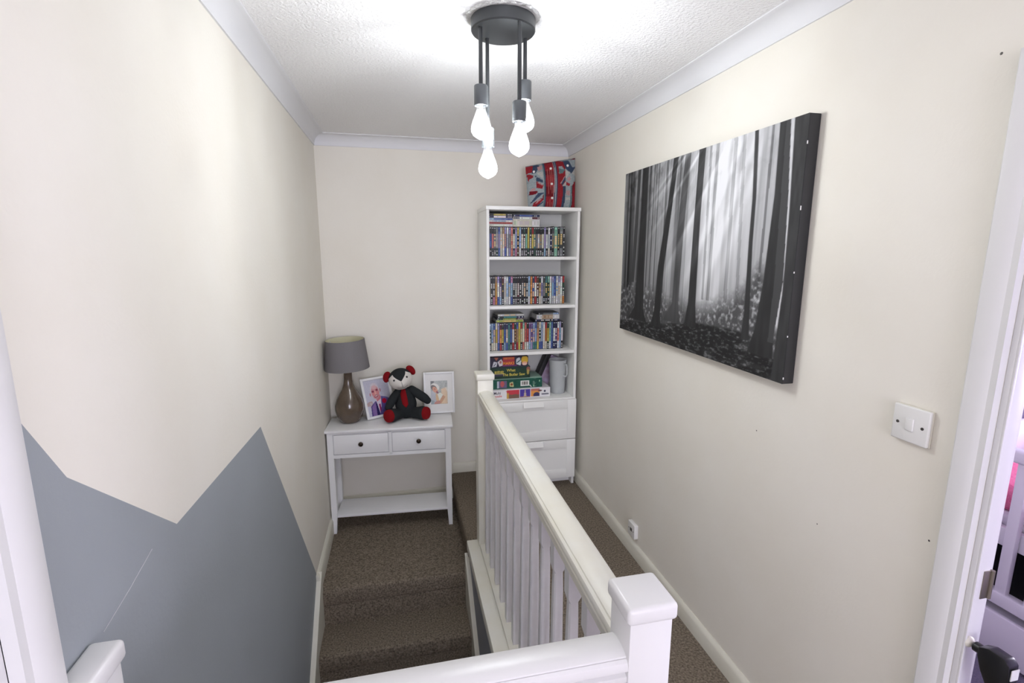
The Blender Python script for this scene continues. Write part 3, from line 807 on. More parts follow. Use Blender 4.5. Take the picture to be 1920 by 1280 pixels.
# ------------------------------------------------------------------ toy bear
def bear():
    bz = ZT
    t = thing('toy_bear', 'dark grey suit-cloth toy bear with red tie and feet', 'toy bear', (-1.150, -.180, bz))
    body = NB(); ball(body, (0, 0, 0), (1, 1, 1), u=40, v=28)
    for v in body.verts:
        z = v.co.z; k = .068 if z < -.1 else .068-.020*(z+.1)/1.1
        v.co = Vector((v.co.x*k*1.03, v.co.y*k*.86, .108+z*.108))
        if v.co.z < .012: v.co.z = .002+(v.co.z)*.4 if v.co.z > 0 else .002
    obj('body', body, 'suit_cloth', t)
    hc = Vector((-.030, -.018, .272)); HR = Matrix.Rotation(math.radians(-13), 4, 'Y') @ Matrix.Rotation(math.radians(4), 4, 'Z')
    def head_shape(p):       # unit sphere -> head, muzzle pushed forward low on the face
        x, y, z = p
        q = Vector((x*.0755, y*.066, z*.069))
        f = max(0, -y)*math.exp(-((z+.30)/.42)**2-(x/.55)**2)
        q.y -= .030*f; q.z -= .004*f
        return q
    hd = NB(); ball(hd, (0, 0, 0), (1, 1, 1), u=64, v=44)
    for v in hd.verts: v.co = hc + HR @ head_shape(v.co)
    hd_ = obj('head', hd, 'suit_cloth', t)
    # white face panel below a widow's-peak cap line
    fp = NB(); N1, N2 = 72, 60; G = {}
    for i in range(N1+1):
        for j in range(N2+1):
            th = -1.32+2.64*i/N1              # azimuth around the front
            top = .05+.62*min(1, abs(th)/.80)**1.05 if abs(th) < .8 else .67-.35*(abs(th)-.8)/.52
            zz = -.985+(top+.985)*j/N2
            r = math.sqrt(max(0, 1-zz*zz)); p = (r*math.sin(th), -r*math.cos(th), zz)
            G[i, j] = fp.verts.new(hc + HR @ (head_shape(p)*1.018))
    for i in range(N1):
        for j in range(N2): fp.faces.new((G[i, j], G[i+1, j], G[i+1, j+1], G[i, j+1]))
    bmesh.ops.recalc_face_normals(fp, faces=fp.faces)
    obj('face_panel', fp, 'shirt_cloth', hd_)
    def on_head(x, z, k=1.02):
        r = math.sqrt(max(0, 1-x*x-z*z)); return hc + HR @ (head_shape((x, -r, z))*k)
    for sx in (-1, 1):
        e = NB(); ball(e, on_head(sx*.53, .20), (.0066, .005, .0066), u=16, v=10); obj('eye', e, 'button_black', hd_)
    sm = NB(); tube(sm, [on_head(0, .02-.50*k/8, 1.026) for k in range(9)], .0011, 6)
    tube(sm, [on_head(-.42+.84*k/14, -.50-.16*(1-((k-7)/7)**2), 1.024) for k in range(15)], .0011, 6)
    obj('stitching', sm, 'thread_dark', hd_)
    for sx in (-1, 1):
        er = NB(); n = 24; c0 = hc + HR @ Vector((sx*.078, .004, .034)); Me = HR @ Matrix.Rotation(math.radians(sx*-28), 4, 'Y')
        ball(er, (0, 0, 0), (1, 1, 1), u=24, v=16)
        for v in er.verts:
            p = Vector((v.co.x*.024, v.co.y*.010, v.co.z*.037)); p.y += .012*(p.x*sx/.023)**2
            v.co = c0 + Me @ p
        obj('ear', er, 'red_cloth', hd_)
    # tie down the chest
    ti = NB(); rows = []
    for k in range(13):
        z = .214-.125*k/12; wd_ = .016+.004*math.sin(k/12*math.pi) if k < 11 else .016*(12.2-k)/2.
        zz = (z-.108)/.108; kk = .068-.020*(zz+.1)/1.1 if zz > -.1 else .068
        rr_ = math.sqrt(max(0, 1-zz*zz)); xc = -.022+.022*k/12
        row = []
        for q in (-1, -.5, 0, .5, 1):
            xx = xc+q*wd_; yy = -math.sqrt(max(1e-6, rr_*rr_-(xx/(kk*1.03))**2))*kk*.86
            row.append(ti.verts.new((xx, yy-.0025, z)))
        rows.append(row)
    for a, b in zip(rows, rows[1:]):
        for i in range(4): ti.faces.new((a[i], a[i+1], b[i+1], b[i]))
    bmesh.ops.recalc_face_normals(ti, faces=ti.faces)
    tie = obj('tie', ti, 'red_cloth', t); sm_ = tie.modifiers.new('thick', 'SOLIDIFY'); sm_.thickness = .0025
    # arms and legs
    obj('arm', limb(NB(), [(-.045, -.002, .186), (-.075, -.018, .150), (-.100, -.042, .112), (-.112, -.055, .096)], [.024, .027, .027, .022]), 'suit_cloth', t)
    obj('arm', limb(NB(), [(.040, -.002, .192), (.078, -.014, .165), (.118, -.030, .138), (.138, -.040, .122)], [.026, .029, .029, .024]), 'suit_cloth', t)
    for sx, tipx in ((-1, -.098), (1, .112)):
        a = Vector((sx*.040, -.020, .040)); b = Vector((tipx, -.080 if sx < 0 else -.070, .048))
        L = limb(NB(), [a, a.lerp(b, .5), b.lerp(a, .12)], [.036, .039, .045])
        for v in L.verts: v.co.z = max(v.co.z, .001)
        lg = obj('leg', L, 'suit_cloth', t)
        d = (b-a).normalized(); q = d.to_track_quat('Z', 'Y').to_matrix().to_4x4()
        cpos = b.lerp(a, .12)+d*.0345
        pdm = NB(); lathe(pdm, [(.0415, -.016), (.0415, -.006), (.038, .004), (.028, .010), (.014, .0135), (.001, .0145)], 28, M=Matrix.Translation(cpos) @ q)
        for v in pdm.verts: v.co.z = max(v.co.z, .001)
        obj('foot_pad', pdm, 'red_cloth', lg)
bear()

# ------------------------------------------------------------------ bookcase
KX0, KX1, KF, KB, KT = -.6352, -.0352, -.358, -.022, 1.852
bk = thing('bookcase', 'tall white bookcase with two drawers against the cream wall', 'bookcase', ((KX0+KX1)/2, (KF+KB)/2, 0))
def K(name, b, m='white_melamine'): return P(obj(name, b, m, bk))
t_ = .017
for a in (KX0, KX1-t_): K('side_panel', Box(a, a+t_, KF+.004, KB, 0, KT-.02, .0012))
K('top_panel', Box(KX0-.003, KX1+.003, KF-.004, KB, KT-.022, KT, .0015))
K('back_panel', Box(KX0+t_, KX1-t_, KB-.004, KB-.001, .05, KT-.02), 'melamine_back')
SH = [1.549, 1.241, .940]
for z in SH: K('shelf', Box(KX0+t_, KX1-t_, KF+.012, KB-.004, z-.019, z, .0012))
K('deck', Box(KX0+t_, KX1-t_, KF+.004, KB-.004, .601, .620, .0012))
K('bottom_panel', Box(KX0+t_, KX1-t_, KF+.03, KB-.004, .050, .066, .001))
K('plinth', Box(KX0+t_, KX1-t_, KF+.06, KF+.075, 0, .050))
for z0, z1 in ((.337, .612), (.058, .333)):
    fr = NB(); x0, x1 = KX0+.001, KX1-.001; y0 = KF-.016; ins = .060
    box(fr, x0, x1, y0+.005, KF+.002, z0, z1)
    box(fr, x0, x0+ins, y0, y0+.006, z0, z1, .0012); box(fr, x1-ins, x1, y0, y0+.006, z0, z1, .0012)
    box(fr, x0+ins, x1-ins, y0, y0+.006, z0, z0+.062, .0012); box(fr, x0+ins, x1-ins, y0, y0+.006, z1-.062, z1, .0012)
    d_ = K('drawer', fr)
    hx = (KX0+KX1)/2
    h_ = prism(NB(), [(y0, z1-.005), (y0-.003, z1-.001), (y0-.022, z1-.034), (y0-.0195, z1-.0355), (y0, z1-.008)], 'x', hx-.068, hx+.068)
    obj('handle', h_, 'white_melamine', d_)

# ---- film cases on the shelves
PAL = {'k': (26, 27, 30), 'd': (58, 60, 62), 'g': (128, 130, 132), 'w': (226, 226, 226), 'c': (222, 216, 192), 'b': (64, 96, 178), 'n': (38, 44, 96), 'l': (148, 184, 222),
       'v': (150, 142, 196), 'p': (112, 78, 150), 'm': (104, 34, 46), 'r': (190, 42, 44), 'R': (224, 112, 96), 'o': (222, 134, 40), 'y': (222, 198, 70), 'G': (34, 76, 56), 't': (56, 128, 130),
       'M': (128, 192, 164), 'T': (182, 142, 104), 'B': (112, 66, 42), 's': (190, 191, 196), 'L': (176, 196, 60), 'P': (200, 120, 160)}
CN = {'k': 'black', 'd': 'charcoal', 'g': 'grey', 'w': 'white', 'c': 'cream', 'b': 'blue', 'n': 'navy', 'l': 'pale blue', 'v': 'lilac', 'p': 'purple', 'm': 'maroon', 'r': 'red', 'R': 'coral', 'o': 'orange',
      'y': 'yellow', 'G': 'dark green', 't': 'teal', 'M': 'mint green', 'T': 'tan', 'B': 'brown', 's': 'silver', 'L': 'lime', 'P': 'pink'}
DARK = set('kdnmGBp')
ORD = ['first', 'second', 'third', 'fourth', 'fifth', 'sixth', 'seventh', 'eighth', 'ninth', 'tenth', 'eleventh', 'twelfth', 'thirteenth', 'fourteenth', 'fifteenth', 'sixteenth', 'seventeenth', 'eighteenth', 'nineteenth', 'twentieth',
       'twenty-first', 'twenty-second', 'twenty-third', 'twenty-fourth', 'twenty-fifth', 'twenty-sixth', 'twenty-seventh', 'twenty-eighth', 'twenty-ninth', 'thirtieth', 'thirty-first', 'thirty-second', 'thirty-third', 'thirty-fourth', 'thirty-fifth', 'thirty-sixth', 'thirty-seventh', 'thirty-eighth']

def spine_cells(code, rnd):
    """colours of the printed spine from foot to head: (fraction, left strip, middle strip, right strip)"""
    def mute(c): g = sum(c)/3; return tuple((g+(v-g)*.78)*.90 for v in c)
    top, mid, low = (mute(PAL[c]) for c in code[:3])
    dark = code[2] in DARK
    cells = []
    def jit(c, a=14):
        d = rnd.uniform(-a, a); return tuple(max(0, min(255, v+d+rnd.uniform(-a, a)*.35)) for v in c)
    dot = (205, 205, 205) if dark else jit(low, 30)
    cells += [(.03, low, low, low)]
    for k in range(3): cells += [(.035, low, jit(dot, 25) if rnd.random() < .85 else low, low), (.028, low, low, low)]
    cells += [(.06, jit(low), jit(low), jit(low))]
    tcol = (214, 212, 206) if code[1] in DARK else jit(mid, 40)
    if rnd.random() < .25: tcol = jit((200, 170, 110), 40)
    for k in range(8):
        on = rnd.random() < .68
        cells += [(.048, jit(mid, 8), tcol if on else jit(mid), jit(mid, 8)), (.014, mid, mid, mid)]
    cells += [(.08, jit(top), jit(top, 26), jit(top)), (.07, jit(top), jit(top, 20), jit(top)), (.03, top, jit(top, 60), top), (.03, top, (200, 200, 202) if code[0] in DARK else jit(top, 40), top), (.02, top, top, top)]
    s = sum(c[0] for c in cells)
    return [(c[0]/s,)+c[1:] for c in cells]

def case_mesh(w, h, d, code, seed, sleeve=(24, 24, 27)):
    """upright film case standing on z=0, spine facing -y, width along x"""
    rnd = random.Random(seed); V = []; F = []; Cc = []
    def quad(a, b, c, e, col):
        i = len(V); V.extend([a, b, c, e]); F.append((i, i+1, i+2, i+3)); Cc.extend([col]*4)
    r = .0012
    quad((0, d, 0), (w, d, 0), (w, d, h), (0, d, h), sleeve)
    quad((0, 0, 0), (0, 0, h), (0, d, h), (0, d, 0), sleeve)
    quad((w, 0, 0), (w, d, 0), (w, d, h), (w, 0, h), sleeve)
    quad((0, 0, h), (w, 0, h), (w, d, h), (0, d, h), sleeve)
    quad((0, 0, 0), (0, d, 0), (w, d, 0), (w, 0, 0), sleeve)
    quad((0, 0, 0), (w, 0, 0), (w, 0, h), (0, 0, h), sleeve)
    z = .0025; hh = h-.005; xs = [r, w*.24, w*.76, w-r]
    for fr, a, b, c in spine_cells(code, rnd):
        z1 = z+fr*hh
        for q, col in enumerate((a, b, c)):
            quad((xs[q], -.0006, z), (xs[q+1], -.0006, z), (xs[q+1], -.0006, z1), (xs[q], -.0006, z1), col)
        z = z1
    me = bpy.data.meshes.new('film_case'); me.from_pydata(V, [], F)
    cl = np.array(Cc)/255.; cl = np.where(cl <= .04045, cl/12.92, ((cl+.055)/1.055)**2.4)
    at = me.color_attributes.new('print', 'FLOAT_COLOR', 'POINT')
    at.data.foreach_set('color', np.concatenate([cl, np.ones((len(cl), 1))], 1).astype(np.float32).ravel())
    return me

DH_ = .184
ROWS = [
 (SH[0], -.615, -.105, 'top shelf',
  'Gdd kbk kRd dgd gsG bvb cwc Tcw vpb wsw vgv RRR kcn vlP ykB llw kck GBd kMd yyG Gdd ryk GtG kgd kwk kgk kcd vvl kwk wsc knk dgk MMM kGk gdg kdk'),
 (SH[1], -.611, -.102, 'second shelf down',
  'wcw kdk kdP Too vwb npl mdd wcw wlw blw Plb kdk kGd kmk kdk kdk kgk kdk llw ooo nbd rwr BBd GTc wvs dgk tGk MGd wcw vls bbw wlw vws wwc rGo'),
 (SH[2], -.608, -.104, 'third shelf down',
  'lGd llc bvc cyc vvb mor dyk nbl nwb ttt nbd rwr GBd bTr yyy rcd McR RRc krw pvl ppv lvt blt TRy cGb llb wwc roc GyG MMw bbb nwn npn wRw vll kwk')]
seed = 0
random.seed(11)
for zi, xa, xb, nm, codes in ROWS:
    cs = codes.split(); wide = {32, 34} if nm == 'top shelf' else set()
    un = len(cs)+.7*len(wide); cw = (xb-xa)/un; xq = xa
    for i, c in enumerate(cs):
        w_ = cw*(1.7 if i in wide else 1)
        seed += 1; hh = DH_+random.uniform(-.0015, .0015)+(.006 if (nm == 'top shelf' and i > 29) else 0)
        o = obj('film_case', case_mesh(w_-.0005, hh, .135, c, seed), 'printed_card', smooth=0)
        o.location = (xq, -.268+random.uniform(-.0025, .0025), zi+.0003); xq += w_
        tag(o, '%s-spined film case, %s from the lamp side on the %s' % (CN[c[1]], ORD[i], nm), 'film case', 'film cases standing on the ' + nm)

def flat_case(name, label, cat, x0, x1, y0, z0, h, d, code, seed, group, sleeve=(24, 24, 27), rot=0.):
    me = case_mesh(h, x1-x0, d, code, seed, sleeve)       # lay it on its side: spine still faces -y
    o = obj(name, me, 'printed_card', smooth=0)
    o.matrix_world = Matrix.Translation((x1, y0, z0)) @ Matrix.Rotation(rot, 4, 'Z') @ Matrix.Rotation(math.radians(-90), 4, 'Y')
    return tag(o, label, cat, group)
zt1 = SH[0]+DH_+.0025
gp1 = 'film cases laid flat on the top shelf row'
z = zt1
for k, (c, hgt, lb) in enumerate([('ccw', .014, 'cream film case at the bottom of the wider flat stack, top shelf'), ('rrr', .014, 'red and white film case in the flat stack, top shelf'), ('wlw', .010, 'white slim film case above the red one, top shelf'), ('lbb', .014, 'bright blue film case in the flat stack, top shelf'), ('nwn', .014, 'navy film case second from the top of the flat stack'), ('kyk', .012, 'black film case crowning the flat stack on the top shelf')]):
    flat_case('film_case', lb, 'film case', -.612, -.452, -.268, z, hgt-.0004, .13, c, 300+k, gp1, (24, 24, 27) if c[0] in DARK else (215, 212, 205)); z += hgt
z = zt1
for k, (c, hgt, lb) in enumerate([('ccw', .046, 'thick white boxed film set with red print on the film row'), ('gwm', .015, 'grey and maroon film case lying on the white boxed set'), ('nbn', .014, 'dark blue film case on top of the white boxed set')]):
    flat_case('film_case', lb, 'film case', -.450, -.277, -.268, z, hgt-.0004, .13, c, 320+k, gp1, (24, 24, 27) if c[0] in DARK else (215, 205, 200)); z += hgt
z = SH[2]+DH_+.0025
gp3 = 'film cases laid flat on the third shelf row'
for k, (c, hgt, lb) in enumerate([('LyL', .016, 'lime yellow film case at the bottom of the four-high stack'), ('GLB', .010, 'slim green film case on the lime yellow one'), ('dtn', .014, 'dark teal film case under the silver one'), ('wsw', .014, 'silver film case topping the four-high stack, third shelf')]):
    flat_case('film_case', lb, 'film case', -.560+.004*k, -.378+.004*(k > 1), -.262, z, hgt-.0004, .13, c, 340+k, gp3, (24, 24, 27) if c[0] in DARK else (190, 190, 180)); z += hgt
z = SH[2]+DH_+.0025
for k, (c, hgt, lb) in enumerate([('ndn', .014, 'navy grey film case at the bottom of the three-high stack'), ('wTw', .030, 'white and tan boxed film set in the three-high stack'), ('dgl', .013, 'grey-blue film case topping the three-high stack, third shelf')]):
    flat_case('film_case', lb, 'film case', -.300+.012*k, -.128-.003*k, -.262, z, hgt-.0004, .13, c, 350+k, gp3, (24, 24, 27) if c[0] in DARK else (205, 203, 200)); z += hgt
lc = obj('film_case', case_mesh(.014, .17, .095, 'Bkn', 377), 'printed_card', smooth=0)
lc.matrix_world = Matrix.Translation((-.300, -.118, SH[2]+.0005)) @ Matrix.Rotation(math.radians(3), 4, 'Y') @ Matrix.Scale(1.0, 4)
lc.location = (-.325, -.128, SH[2]+.0012)
tag(lc, 'brown and black film case standing behind the third shelf row', 'film case')

# ---- board games, jigsaw, jug and leaning boxes on the deck
def text_mesh(body, size, font_shear=0.):
    cu = bpy.data.curves.new('lettering', 'FONT'); cu.body = body; cu.size = size; cu.shear = font_shear; cu.resolution_u = 3; cu.offset = size*.012
    cu.align_x = 'LEFT'
    o = bpy.data.objects.new('tmp', cu); COL.objects.link(o)
    dg = bpy.context.evaluated_depsgraph_get(); dg.update()
    me = bpy.data.meshes.new_from_object(o.evaluated_get(dg)); bpy.data.objects.remove(o); me.materials.clear()
    return me
def text_on(parent, body, size, x, z, y, m, sx=1.0, shear=0., tilt=0.):
    me = text_mesh(body, size, shear)
    o = obj('lettering', me, m, parent, smooth=0); o.location = (x, y, z); o.rotation_euler = (math.radians(90), -tilt, 0); o.scale = (sx, 1, 1)
    return o

def game_box(label, x0, x1, y0, z0, h, d, side, colour, rz=0., nu=110, nv=30, top=None, cat='board game'):
    w_ = x1-x0
    t = thing('board_game', label, cat, ((x0+x1)/2, y0, z0), rz)
    obj('box_body', Box(-w_/2, w_/2, 0, d, 0, h, .0012), side, t)
    me = grid_print(nu, nv, lambda U, V: np.stack([(U-.5)*(w_-.003), np.full_like(U, -.0007), .0012+V*(h-.0024)], -1), colour)
    obj('printed_side', me, 'printed_card', t, smooth=0)
    return t
mat('game_green', (30, 78, 56), .45); mat('game_purple', (52, 44, 66), .45); mat('game_white', (226, 224, 226), .45); mat('game_tealgreen', (22, 92, 74), .45); mat('game_pale', (138, 168, 152), .5)

def jig(U, V):
    C = np.zeros((len(U), 3)); C[:] = (232, 230, 232); x, y = U, 1-V; n = fbm(x*40, y*12, 4)
    m = (x > .235) & (x < .455) & (y > .06) & (y < .97)
    put(C, m, (200, 62, 74)); put(C, m & (y > .55+.2*(n-.5)), (120, 92, 76)); put(C, m & (x < .275) & (y > .35), (196, 152, 70)); put(C, inpoly(x, y, [(.215, .18), (.26, .06), (.26, .30)]), (200, 62, 74))
    m = (x > .465) & (x < .645) & (y > .06) & (y < .95)
    put(C, m, (78, 62, 156)); put(C, m & (np.abs(x-.555) < .010+.03*np.clip(y-.35, 0, 1)) & (y > .12), (196, 178, 160)); put(C, m & (y > .86), (150, 110, 96))
    m = (x > .652) & (x < .81) & (y > .05) & (y < .93)
    put(C, m, (226, 150, 74)); put(C, m & (y < .30+.2*(n-.5)), (190, 110, 100)); put(C, m & (inell(x, y, .76, .80, .06, .35)), (62, 58, 98)); put(C, inell(x, y, .82, .30, .035, .10), (110, 70, 72))
    put(C, inell(x, y, .905, .38, .016, .13), (52, 56, 82))
    for k in range(14): put(C, (np.abs(x-.85-.0095*k) < .0036) & (y > .62+.04*(k % 2)) & (y < .76), (74, 76, 96))
    return C
jg = game_box('white jigsaw box with city pictures at the bottom of the games', -.592, -.198, -.305, .6204, .064, .178, 'game_white', jig, math.radians(1.0), cat='jigsaw')
text_on(jg, 'Multi', .026, -.192, .035, -.0012, 'ink_dark', .9); text_on(jg, 'puzzle', .022, -.190, .016, -.0012, 'ink_red', .95)

def tealbox(U, V):
    C = np.zeros((len(U), 3)); x, y = U, 1-V; C[:] = (22, 84, 68); n = fbm(x*24, y*8, 7); C += (40*(n-.5))[:, None]
    m = (x > .10) & (x < .29) & (y > .12) & (y < .92); put(C, m, (112, 98, 132)); put(C, m & (inell(x, y, .20, .45, .04, .35)), (186, 90, 92)); put(C, m & (x < .13), (188, 196, 206))
    put(C, inpoly(x, y, [(.34, .35), (.41, .25), (.43, .85), (.35, .80)]), (198, 196, 140)); put(C, inell(x, y, .385, .55, .022, .14), (140, 70, 40))
    put(C, inell(x, y, .86, .5, .05, .5) & (n > .5), (94, 128, 112)); put(C, (inell(x, y, .95, .3, .012, .1) | inell(x, y, .83, .85, .012, .1)), (170, 210, 170))
    put(C, (x > .56) & (x < .74) & (y > .18) & (y < .80), (226, 226, 222)); m = (x > .59) & (x < .71) & (y > .28) & (y < .68)
    put(C, m, (120, 116, 112)); put(C, m & (np.mod(x*90, 1) < .4), (196, 194, 188)); put(C, inpoly(x, y, [(.73, .70), (.76, .70), (.80, 1), (.78, 1)]), (214, 216, 206))
    return C
tg = game_box('teal green board game with a white price label', -.594, -.250, -.285, .6850, .062, .158, 'game_tealgreen', tealbox, math.radians(.5))
obj('box_lid', Box(-.17, .168, .004, .158, .0618, .0700, .001), 'game_pale', tg)

def butler(U, V):
    C = np.zeros((len(U), 3)); x, y = U, 1-V; C[:] = (26, 58, 42); C += (24*(fbm(x*14, y*5, 5)-.5))[:, None]
    put(C, (x < .36) & (np.abs(y-.60) < .018), (206, 190, 160)); put(C, (x < .36) & (y > .64) & (y < .78), (58, 54, 76)); put(C, (y < .10), (30, 46, 52))
    rnd = random.Random(3)
    for k in range(9):
        a = .12+.026*k; put(C, (x > a) & (x < a+.018) & (y > .34-.05*rnd.random()) & (y < .54), (214, 196, 84)); put(C, (np.abs(x-a-.009) < .004) & (y > .38) & (y < .48), (40, 52, 40))
    put(C, inell(x, y, .96, .25, .05, .22), (150, 92, 78)); put(C, inell(x, y, .95, .50, .03, .24), (176, 158, 80))
    return C
bg = game_box('dark green board game lettered What The Butler Saw', -.612, -.336, -.290, .7555, .078, .16, 'game_green', butler)
text_on(bg, 'What', .027, -.022, .047, -.0012, 'ink_yellow', .95); text_on(bg, 'The Butler Saw', .0265, -.050, .018, -.0012, 'ink_yellow', .92)

def marks(U, V):
    C = np.zeros((len(U), 3)); x, y = U, 1-V; C[:] = (46, 40, 62); C += (22*(fbm(x*12, y*4, 5)-.5))[:, None]
    put(C, (x > .33) & (x < .64) & (y < .88), (170, 52, 58)); put(C, (x > .33) & (x < .70) & (y > .80) & (y < .95), (110, 48, 96))
    for k in range(12): put(C, (x > .35+.024*k) & (x < .365+.024*k) & (y > .04) & (y < .24), (222, 130, 60))
    put(C, inpoly(x, y, [(.05, .98), (.09, .42), (.18, .50), (.17, .92)]), (206, 206, 214)); put(C, inpoly(x, y, [(.08, .86), (.14, .60), (.155, .64), (.10, .90)]), (70, 78, 96))
    put(C, inpoly(x, y, [(.19, .48), (.29, .18), (.33, .50), (.32, .86), (.24, .92)]), (208, 202, 206)); put(C, inell(x, y, .27, .50, .03, .14), (164, 110, 110))
    put(C, inpoly(x, y, [(.10, .02), (.22, .02), (.16, .34)]), (178, 98, 74))
    put(C, inpoly(x, y, [(.69, .20), (.77, .08), (.82, .50), (.80, .92), (.68, .74)]), (204, 210, 214)); put(C, inell(x, y, .755, .48, .022, .22, .3), (50, 84, 90))
    put(C, inell(x, y, .91, .35, .09, .42), (212, 172, 50)); put(C, inell(x, y, .91, .72, .07, .20), (226, 168, 140)); put(C, (x > .86) & (x < .96) & (np.abs(y-.78) < .05), (234, 214, 206))
    return C
mg = game_box('purple board game lettered MARKS on top of the games stack', -.607, -.350, -.290, .8340, .068, .16, 'game_purple', marks)
text_on(mg, 'MARKS', .026, -.042, .016, -.0012, 'ink_orange', .93)

bk1 = thing('leaning_box', 'black-edged lilac box leaning behind the measuring jug', 'box', (-.275, -.105, .6206))
Ml = Matrix.Rotation(math.radians(24), 4, 'Y')
def shear_box(x0, x1, y0, y1, z0, z1):
    b = Box(x0, x1, y0, y1, z0, z1, .0015)
    for v in b.verts: v.co = Ml @ v.co
    return b
lb0 = shear_box(0, .030, -.01, .07, .0, .27); mz = min(v.co.z for v in lb0.verts)
for v in lb0.verts: v.co.z -= mz
obj('box_spine', lb0, 'box_dark', bk1)
lb1 = shear_box(.031, .108, -.012, .07, .0, .27)
for v in lb1.verts: v.co.z -= mz
for v in lb1.verts:
    if v.co.z < 0: v.co.z = 0
mat('box_lilac', (176, 160, 190), .5, var=(22, 0, (140, 112, 132)))
obj('box_face', lb1, 'box_lilac', bk1)

jx, jy, jz = -.120, -.215, .6206
jug = thing('measuring_jug', 'translucent plastic measuring jug with handle on the bookcase deck', 'jug', (jx, jy, jz), math.radians(-42))
jo = [(.048, 0), (.050, .003), (.0605, .228), (.062, .232), (.0605, .233), (.0585, .229), (.0485, .006), (.001, .005)]
jb = lathe(NB(), jo, 40, cap=False)
bmesh.ops.contextual_create(jb, geom=[e for e in jb.edges if len(e.link_faces) == 1 and all(v.co.z < .001 for v in e.verts)])
obj('jug_body', jb, 'jug_plastic', jug)
obj('jug_handle', tube(NB(), [(.056, -.02, .205), (.074, -.024, .208), (.079, -.025, .198), (.079, -.025, .135), (.073, -.024, .126), (.053, -.02, .126)], .0055, 10), 'jug_plastic', jug)

# ------------------------------------------------------------------ plaid cushion on top of the bookcase
def plaid(U, V):
    # outline of the front face in its own drawing units
    px = (90+60*(1-V))*(1-U)+(1265+20*(1-V))*U
    py = (265*V+1165*(1-V))*(1-U)+(70*V+1175*(1-V))*U
    RED, DK, BL, GY, WH, PK, GN = (160, 48, 56), (128, 34, 44), (70, 84, 108), (172, 182, 184), (205, 202, 194), (206, 162, 160), (112, 138, 140)
    C = np.zeros((len(U), 3)); C[:] = GY
    def pl(pts, c): put(C, inpoly(px, py, pts), c)
    # left pocket panel
    pl([(90, 265), (330, 235), (470, 220), (470, 860), (150, 860)], GY)
    pl([(85, 280), (330, 240), (270, 400), (100, 440)], RED); pl([(250, 255), (400, 240), (300, 420), (210, 440)], BL); pl([(330, 300), (450, 250), (450, 330), (360, 390)], PK)
    pl([(105, 450), (180, 450), (250, 480), (190, 650), (140, 600)], RED); pl([(180, 640), (290, 470), (310, 500), (200, 660)], BL); pl([(305, 420), (445, 400), (450, 560)], WH)
    pl([(305, 500), (450, 590), (450, 640), (305, 600)], BL); pl([(305, 600), (460, 690), (430, 770), (305, 740)], RED); pl([(330, 620), (455, 690), (450, 705), (330, 640)], PK)
    pl([(160, 560), (290, 500), (300, 760), (160, 800)], GY); pl([(190, 770), (290, 740), (280, 800), (190, 810)], PK)
    pl([(165, 820), (330, 800), (340, 840), (300, 880), (150, 900)], DK); pl([(330, 850), (520, 850), (520, 890), (350, 890)], BL)
    # lower-left cuff
    pl([(150, 900), (380, 870), (520, 870), (530, 1000), (360, 1170), (150, 1170)], GY); pl([(330, 880), (450, 870), (230, 1060), (180, 1080)], BL); pl([(460, 880), (525, 880), (520, 1000), (440, 1010)], DK)
    pl([(230, 1170), (260, 1060), (420, 960), (470, 1000), (320, 1170)], RED); pl([(350, 1000), (450, 970), (300, 1090)], PK); pl([(340, 1120), (480, 1020), (480, 1050), (360, 1150)], BL)
    # button placket
    for a, b, c in ((455, 480, GN), (480, 505, BL), (505, 690, RED), (690, 705, PK), (705, 725, BL), (725, 748, GY), (748, 775, BL), (775, 905, RED)):
        k = 40*(1-V); pl([(a, 150), (b, 150), (b+28, 1180), (a+28, 1180)], c)
    m = (px > 505) & (px < 700) & (((py > 720) & (py < 930)) | ((py > 380) & (py < 470))); C[m] = C[m]*.78
    for xx in (560, 610, 650): put(C, (np.abs(px-xx-26*(1-V)) < 5) & (py > 300), (190, 110, 104))
    # right collar, pocket and strips
    pl([(780, 180), (990, 150), (990, 690), (850, 690), (780, 560)], RED); pl([(830, 280), (960, 270), (960, 330), (850, 450), (825, 420)], GY); pl([(870, 640), (985, 480), (1000, 560), (900, 700)], BL)
    pl([(830, 320), (990, 340), (930, 420), (840, 440)], GN); pl([(850, 640), (980, 480), (985, 500), (870, 660)], PK)
    pl([(860, 200), (940, 160), (1040, 300), (960, 330)], RED); pl([(940, 160), (1140, 130), (1265, 100), (1265, 300), (1130, 430), (1000, 330)], BL); pl([(1080, 140), (1260, 90), (1265, 260), (1170, 290)], GY); pl([(1120, 120), (1265, 70), (1265, 110)], DK)
    pl([(990, 340), (1135, 430), (1255, 290), (1275, 520), (1140, 680), (1000, 540)], GY); pl([(990, 340), (1110, 410), (1000, 540)], WH); pl([(1150, 420), (1250, 300), (1270, 470)], WH); pl([(1030, 540), (1110, 480), (1120, 560), (1060, 600)], PK)
    pl([(905, 700), (1000, 590), (1010, 690)], WH); pl([(1005, 600), (1110, 650), (1100, 685), (1010, 690)], RED)
    pl([(905, 700), (935, 700), (935, 1180), (905, 1180)], RED); pl([(925, 700), (1000, 700), (985, 1180), (915, 1180)], BL); pl([(1000, 690), (1130, 690), (1130, 1180), (985, 1180)], GY); pl([(1010, 790), (1120, 790), (1120, 890), (1010, 890)], PK)
    pl([(1000, 940), (1130, 940), (1130, 990), (1000, 990)], WH); pl([(1130, 690), (1165, 680), (1160, 1180), (1130, 1180)], GN); pl([(1165, 680), (1285, 540), (1290, 1180), (1165, 1180)], DK); pl([(1200, 600), (1265, 590), (1270, 1180), (1195, 1180)], RED); pl([(1160, 900), (1185, 900), (1180, 1180), (1160, 1180)], GN)
    wv = .90+.2*vnoise(px/9., py/9., 6)
    return C*wv[:, None]*.9

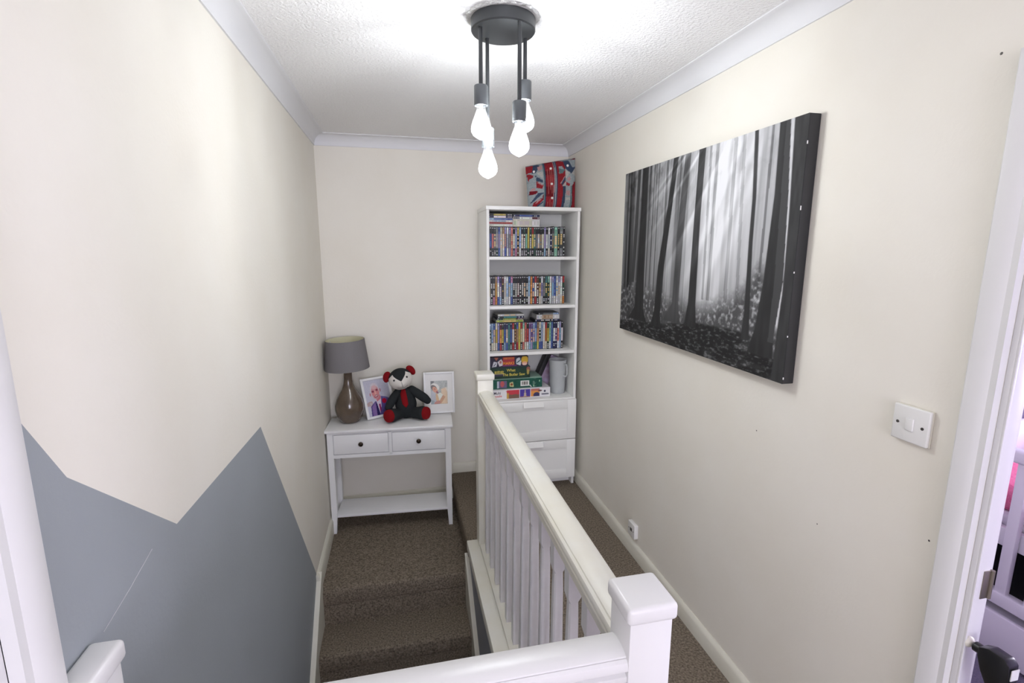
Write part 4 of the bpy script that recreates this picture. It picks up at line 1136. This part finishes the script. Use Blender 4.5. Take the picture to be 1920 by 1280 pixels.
def cushion():
    cw_, ch_ = .315, .30
    t = thing('plaid_cushion', 'red blue and grey plaid shirt cushion on top of the bookcase', 'cushion', (-.182, -.215, KT))
    lean = .10
    def outline(U, V):
        z = V*(.258*(1-U)+.325*U)+.004
        x = (U-.5)*cw_*(1+.02*V)-.010*V*(1-U)*1.0+(.004*V)*U
        return x, z
    def puff(U, V): return (np.clip(np.sin(np.pi*U), 0, 1)**.45)*(np.clip(np.sin(np.pi*V), 0, 1)**.45)
    def front(U, V):
        x, z = outline(U, V)
        y = -.058*puff(U, V)-.006*np.sin(U*19+V*5)*puff(U, V)+lean*z
        return np.stack([x, y, z], -1)
    def back(U, V):
        x, z = outline(1-U, V); y = .040*puff(U, V)+lean*z
        return np.stack([x, y, z], -1)
    obj('cushion_front', grid_print(90, 80, front, plaid), 'woven_plaid', t, smooth=180)
    obj('cushion_back', grid_print(30, 26, back, lambda U, V: np.tile(np.array([[150, 50, 58]]), (len(U), 1))), 'woven_plaid', t, smooth=180)
    for cx_, cy_ in ((258, 395), (1045, 258), (637, 330), (655, 660), (677, 958)):
        v = 1-(cy_-170)/1000.; u = (cx_-100)/1180.
        # invert the drawing outline
        for _ in range(12):
            lx = 90+60*(1-v); rx = 1265+20*(1-v); u = (cx_-lx)/(rx-lx); tp = 265*(1-u)+70*u; bt = 1165*(1-u)+1175*u; v = (bt-cy_)/(bt-tp)
        p = front(np.array([u]), np.array([v]))[0]
        b = lathe(NB(), [(.0075, 0), (.0075, .002), (.005, .0032), (.001, .0032)], 20, M=Matrix.Translation((p[0], p[1]-.001, p[2])) @ Matrix.Rotation(math.radians(90), 4, 'X'))
        obj('button', b, 'button_white', t)
cushion()

# small dark chips in the wall paint beside the switch
for i, (yy, zz, sz) in enumerate(((-2.585, 1.965, .006), (-2.02, .985, .005), (-2.30, .80, .004), (-2.60, .93, .005))):
    c = NB(); lathe(c, [(sz*.5, 0), (sz*.3, .0006), (sz*.05, .0007)], 7, M=Matrix.Translation((0, yy, zz)) @ Matrix.Rotation(math.radians(-90), 4, 'Y'))
    obj('paint_chip', c, 'screw_grey', wr)
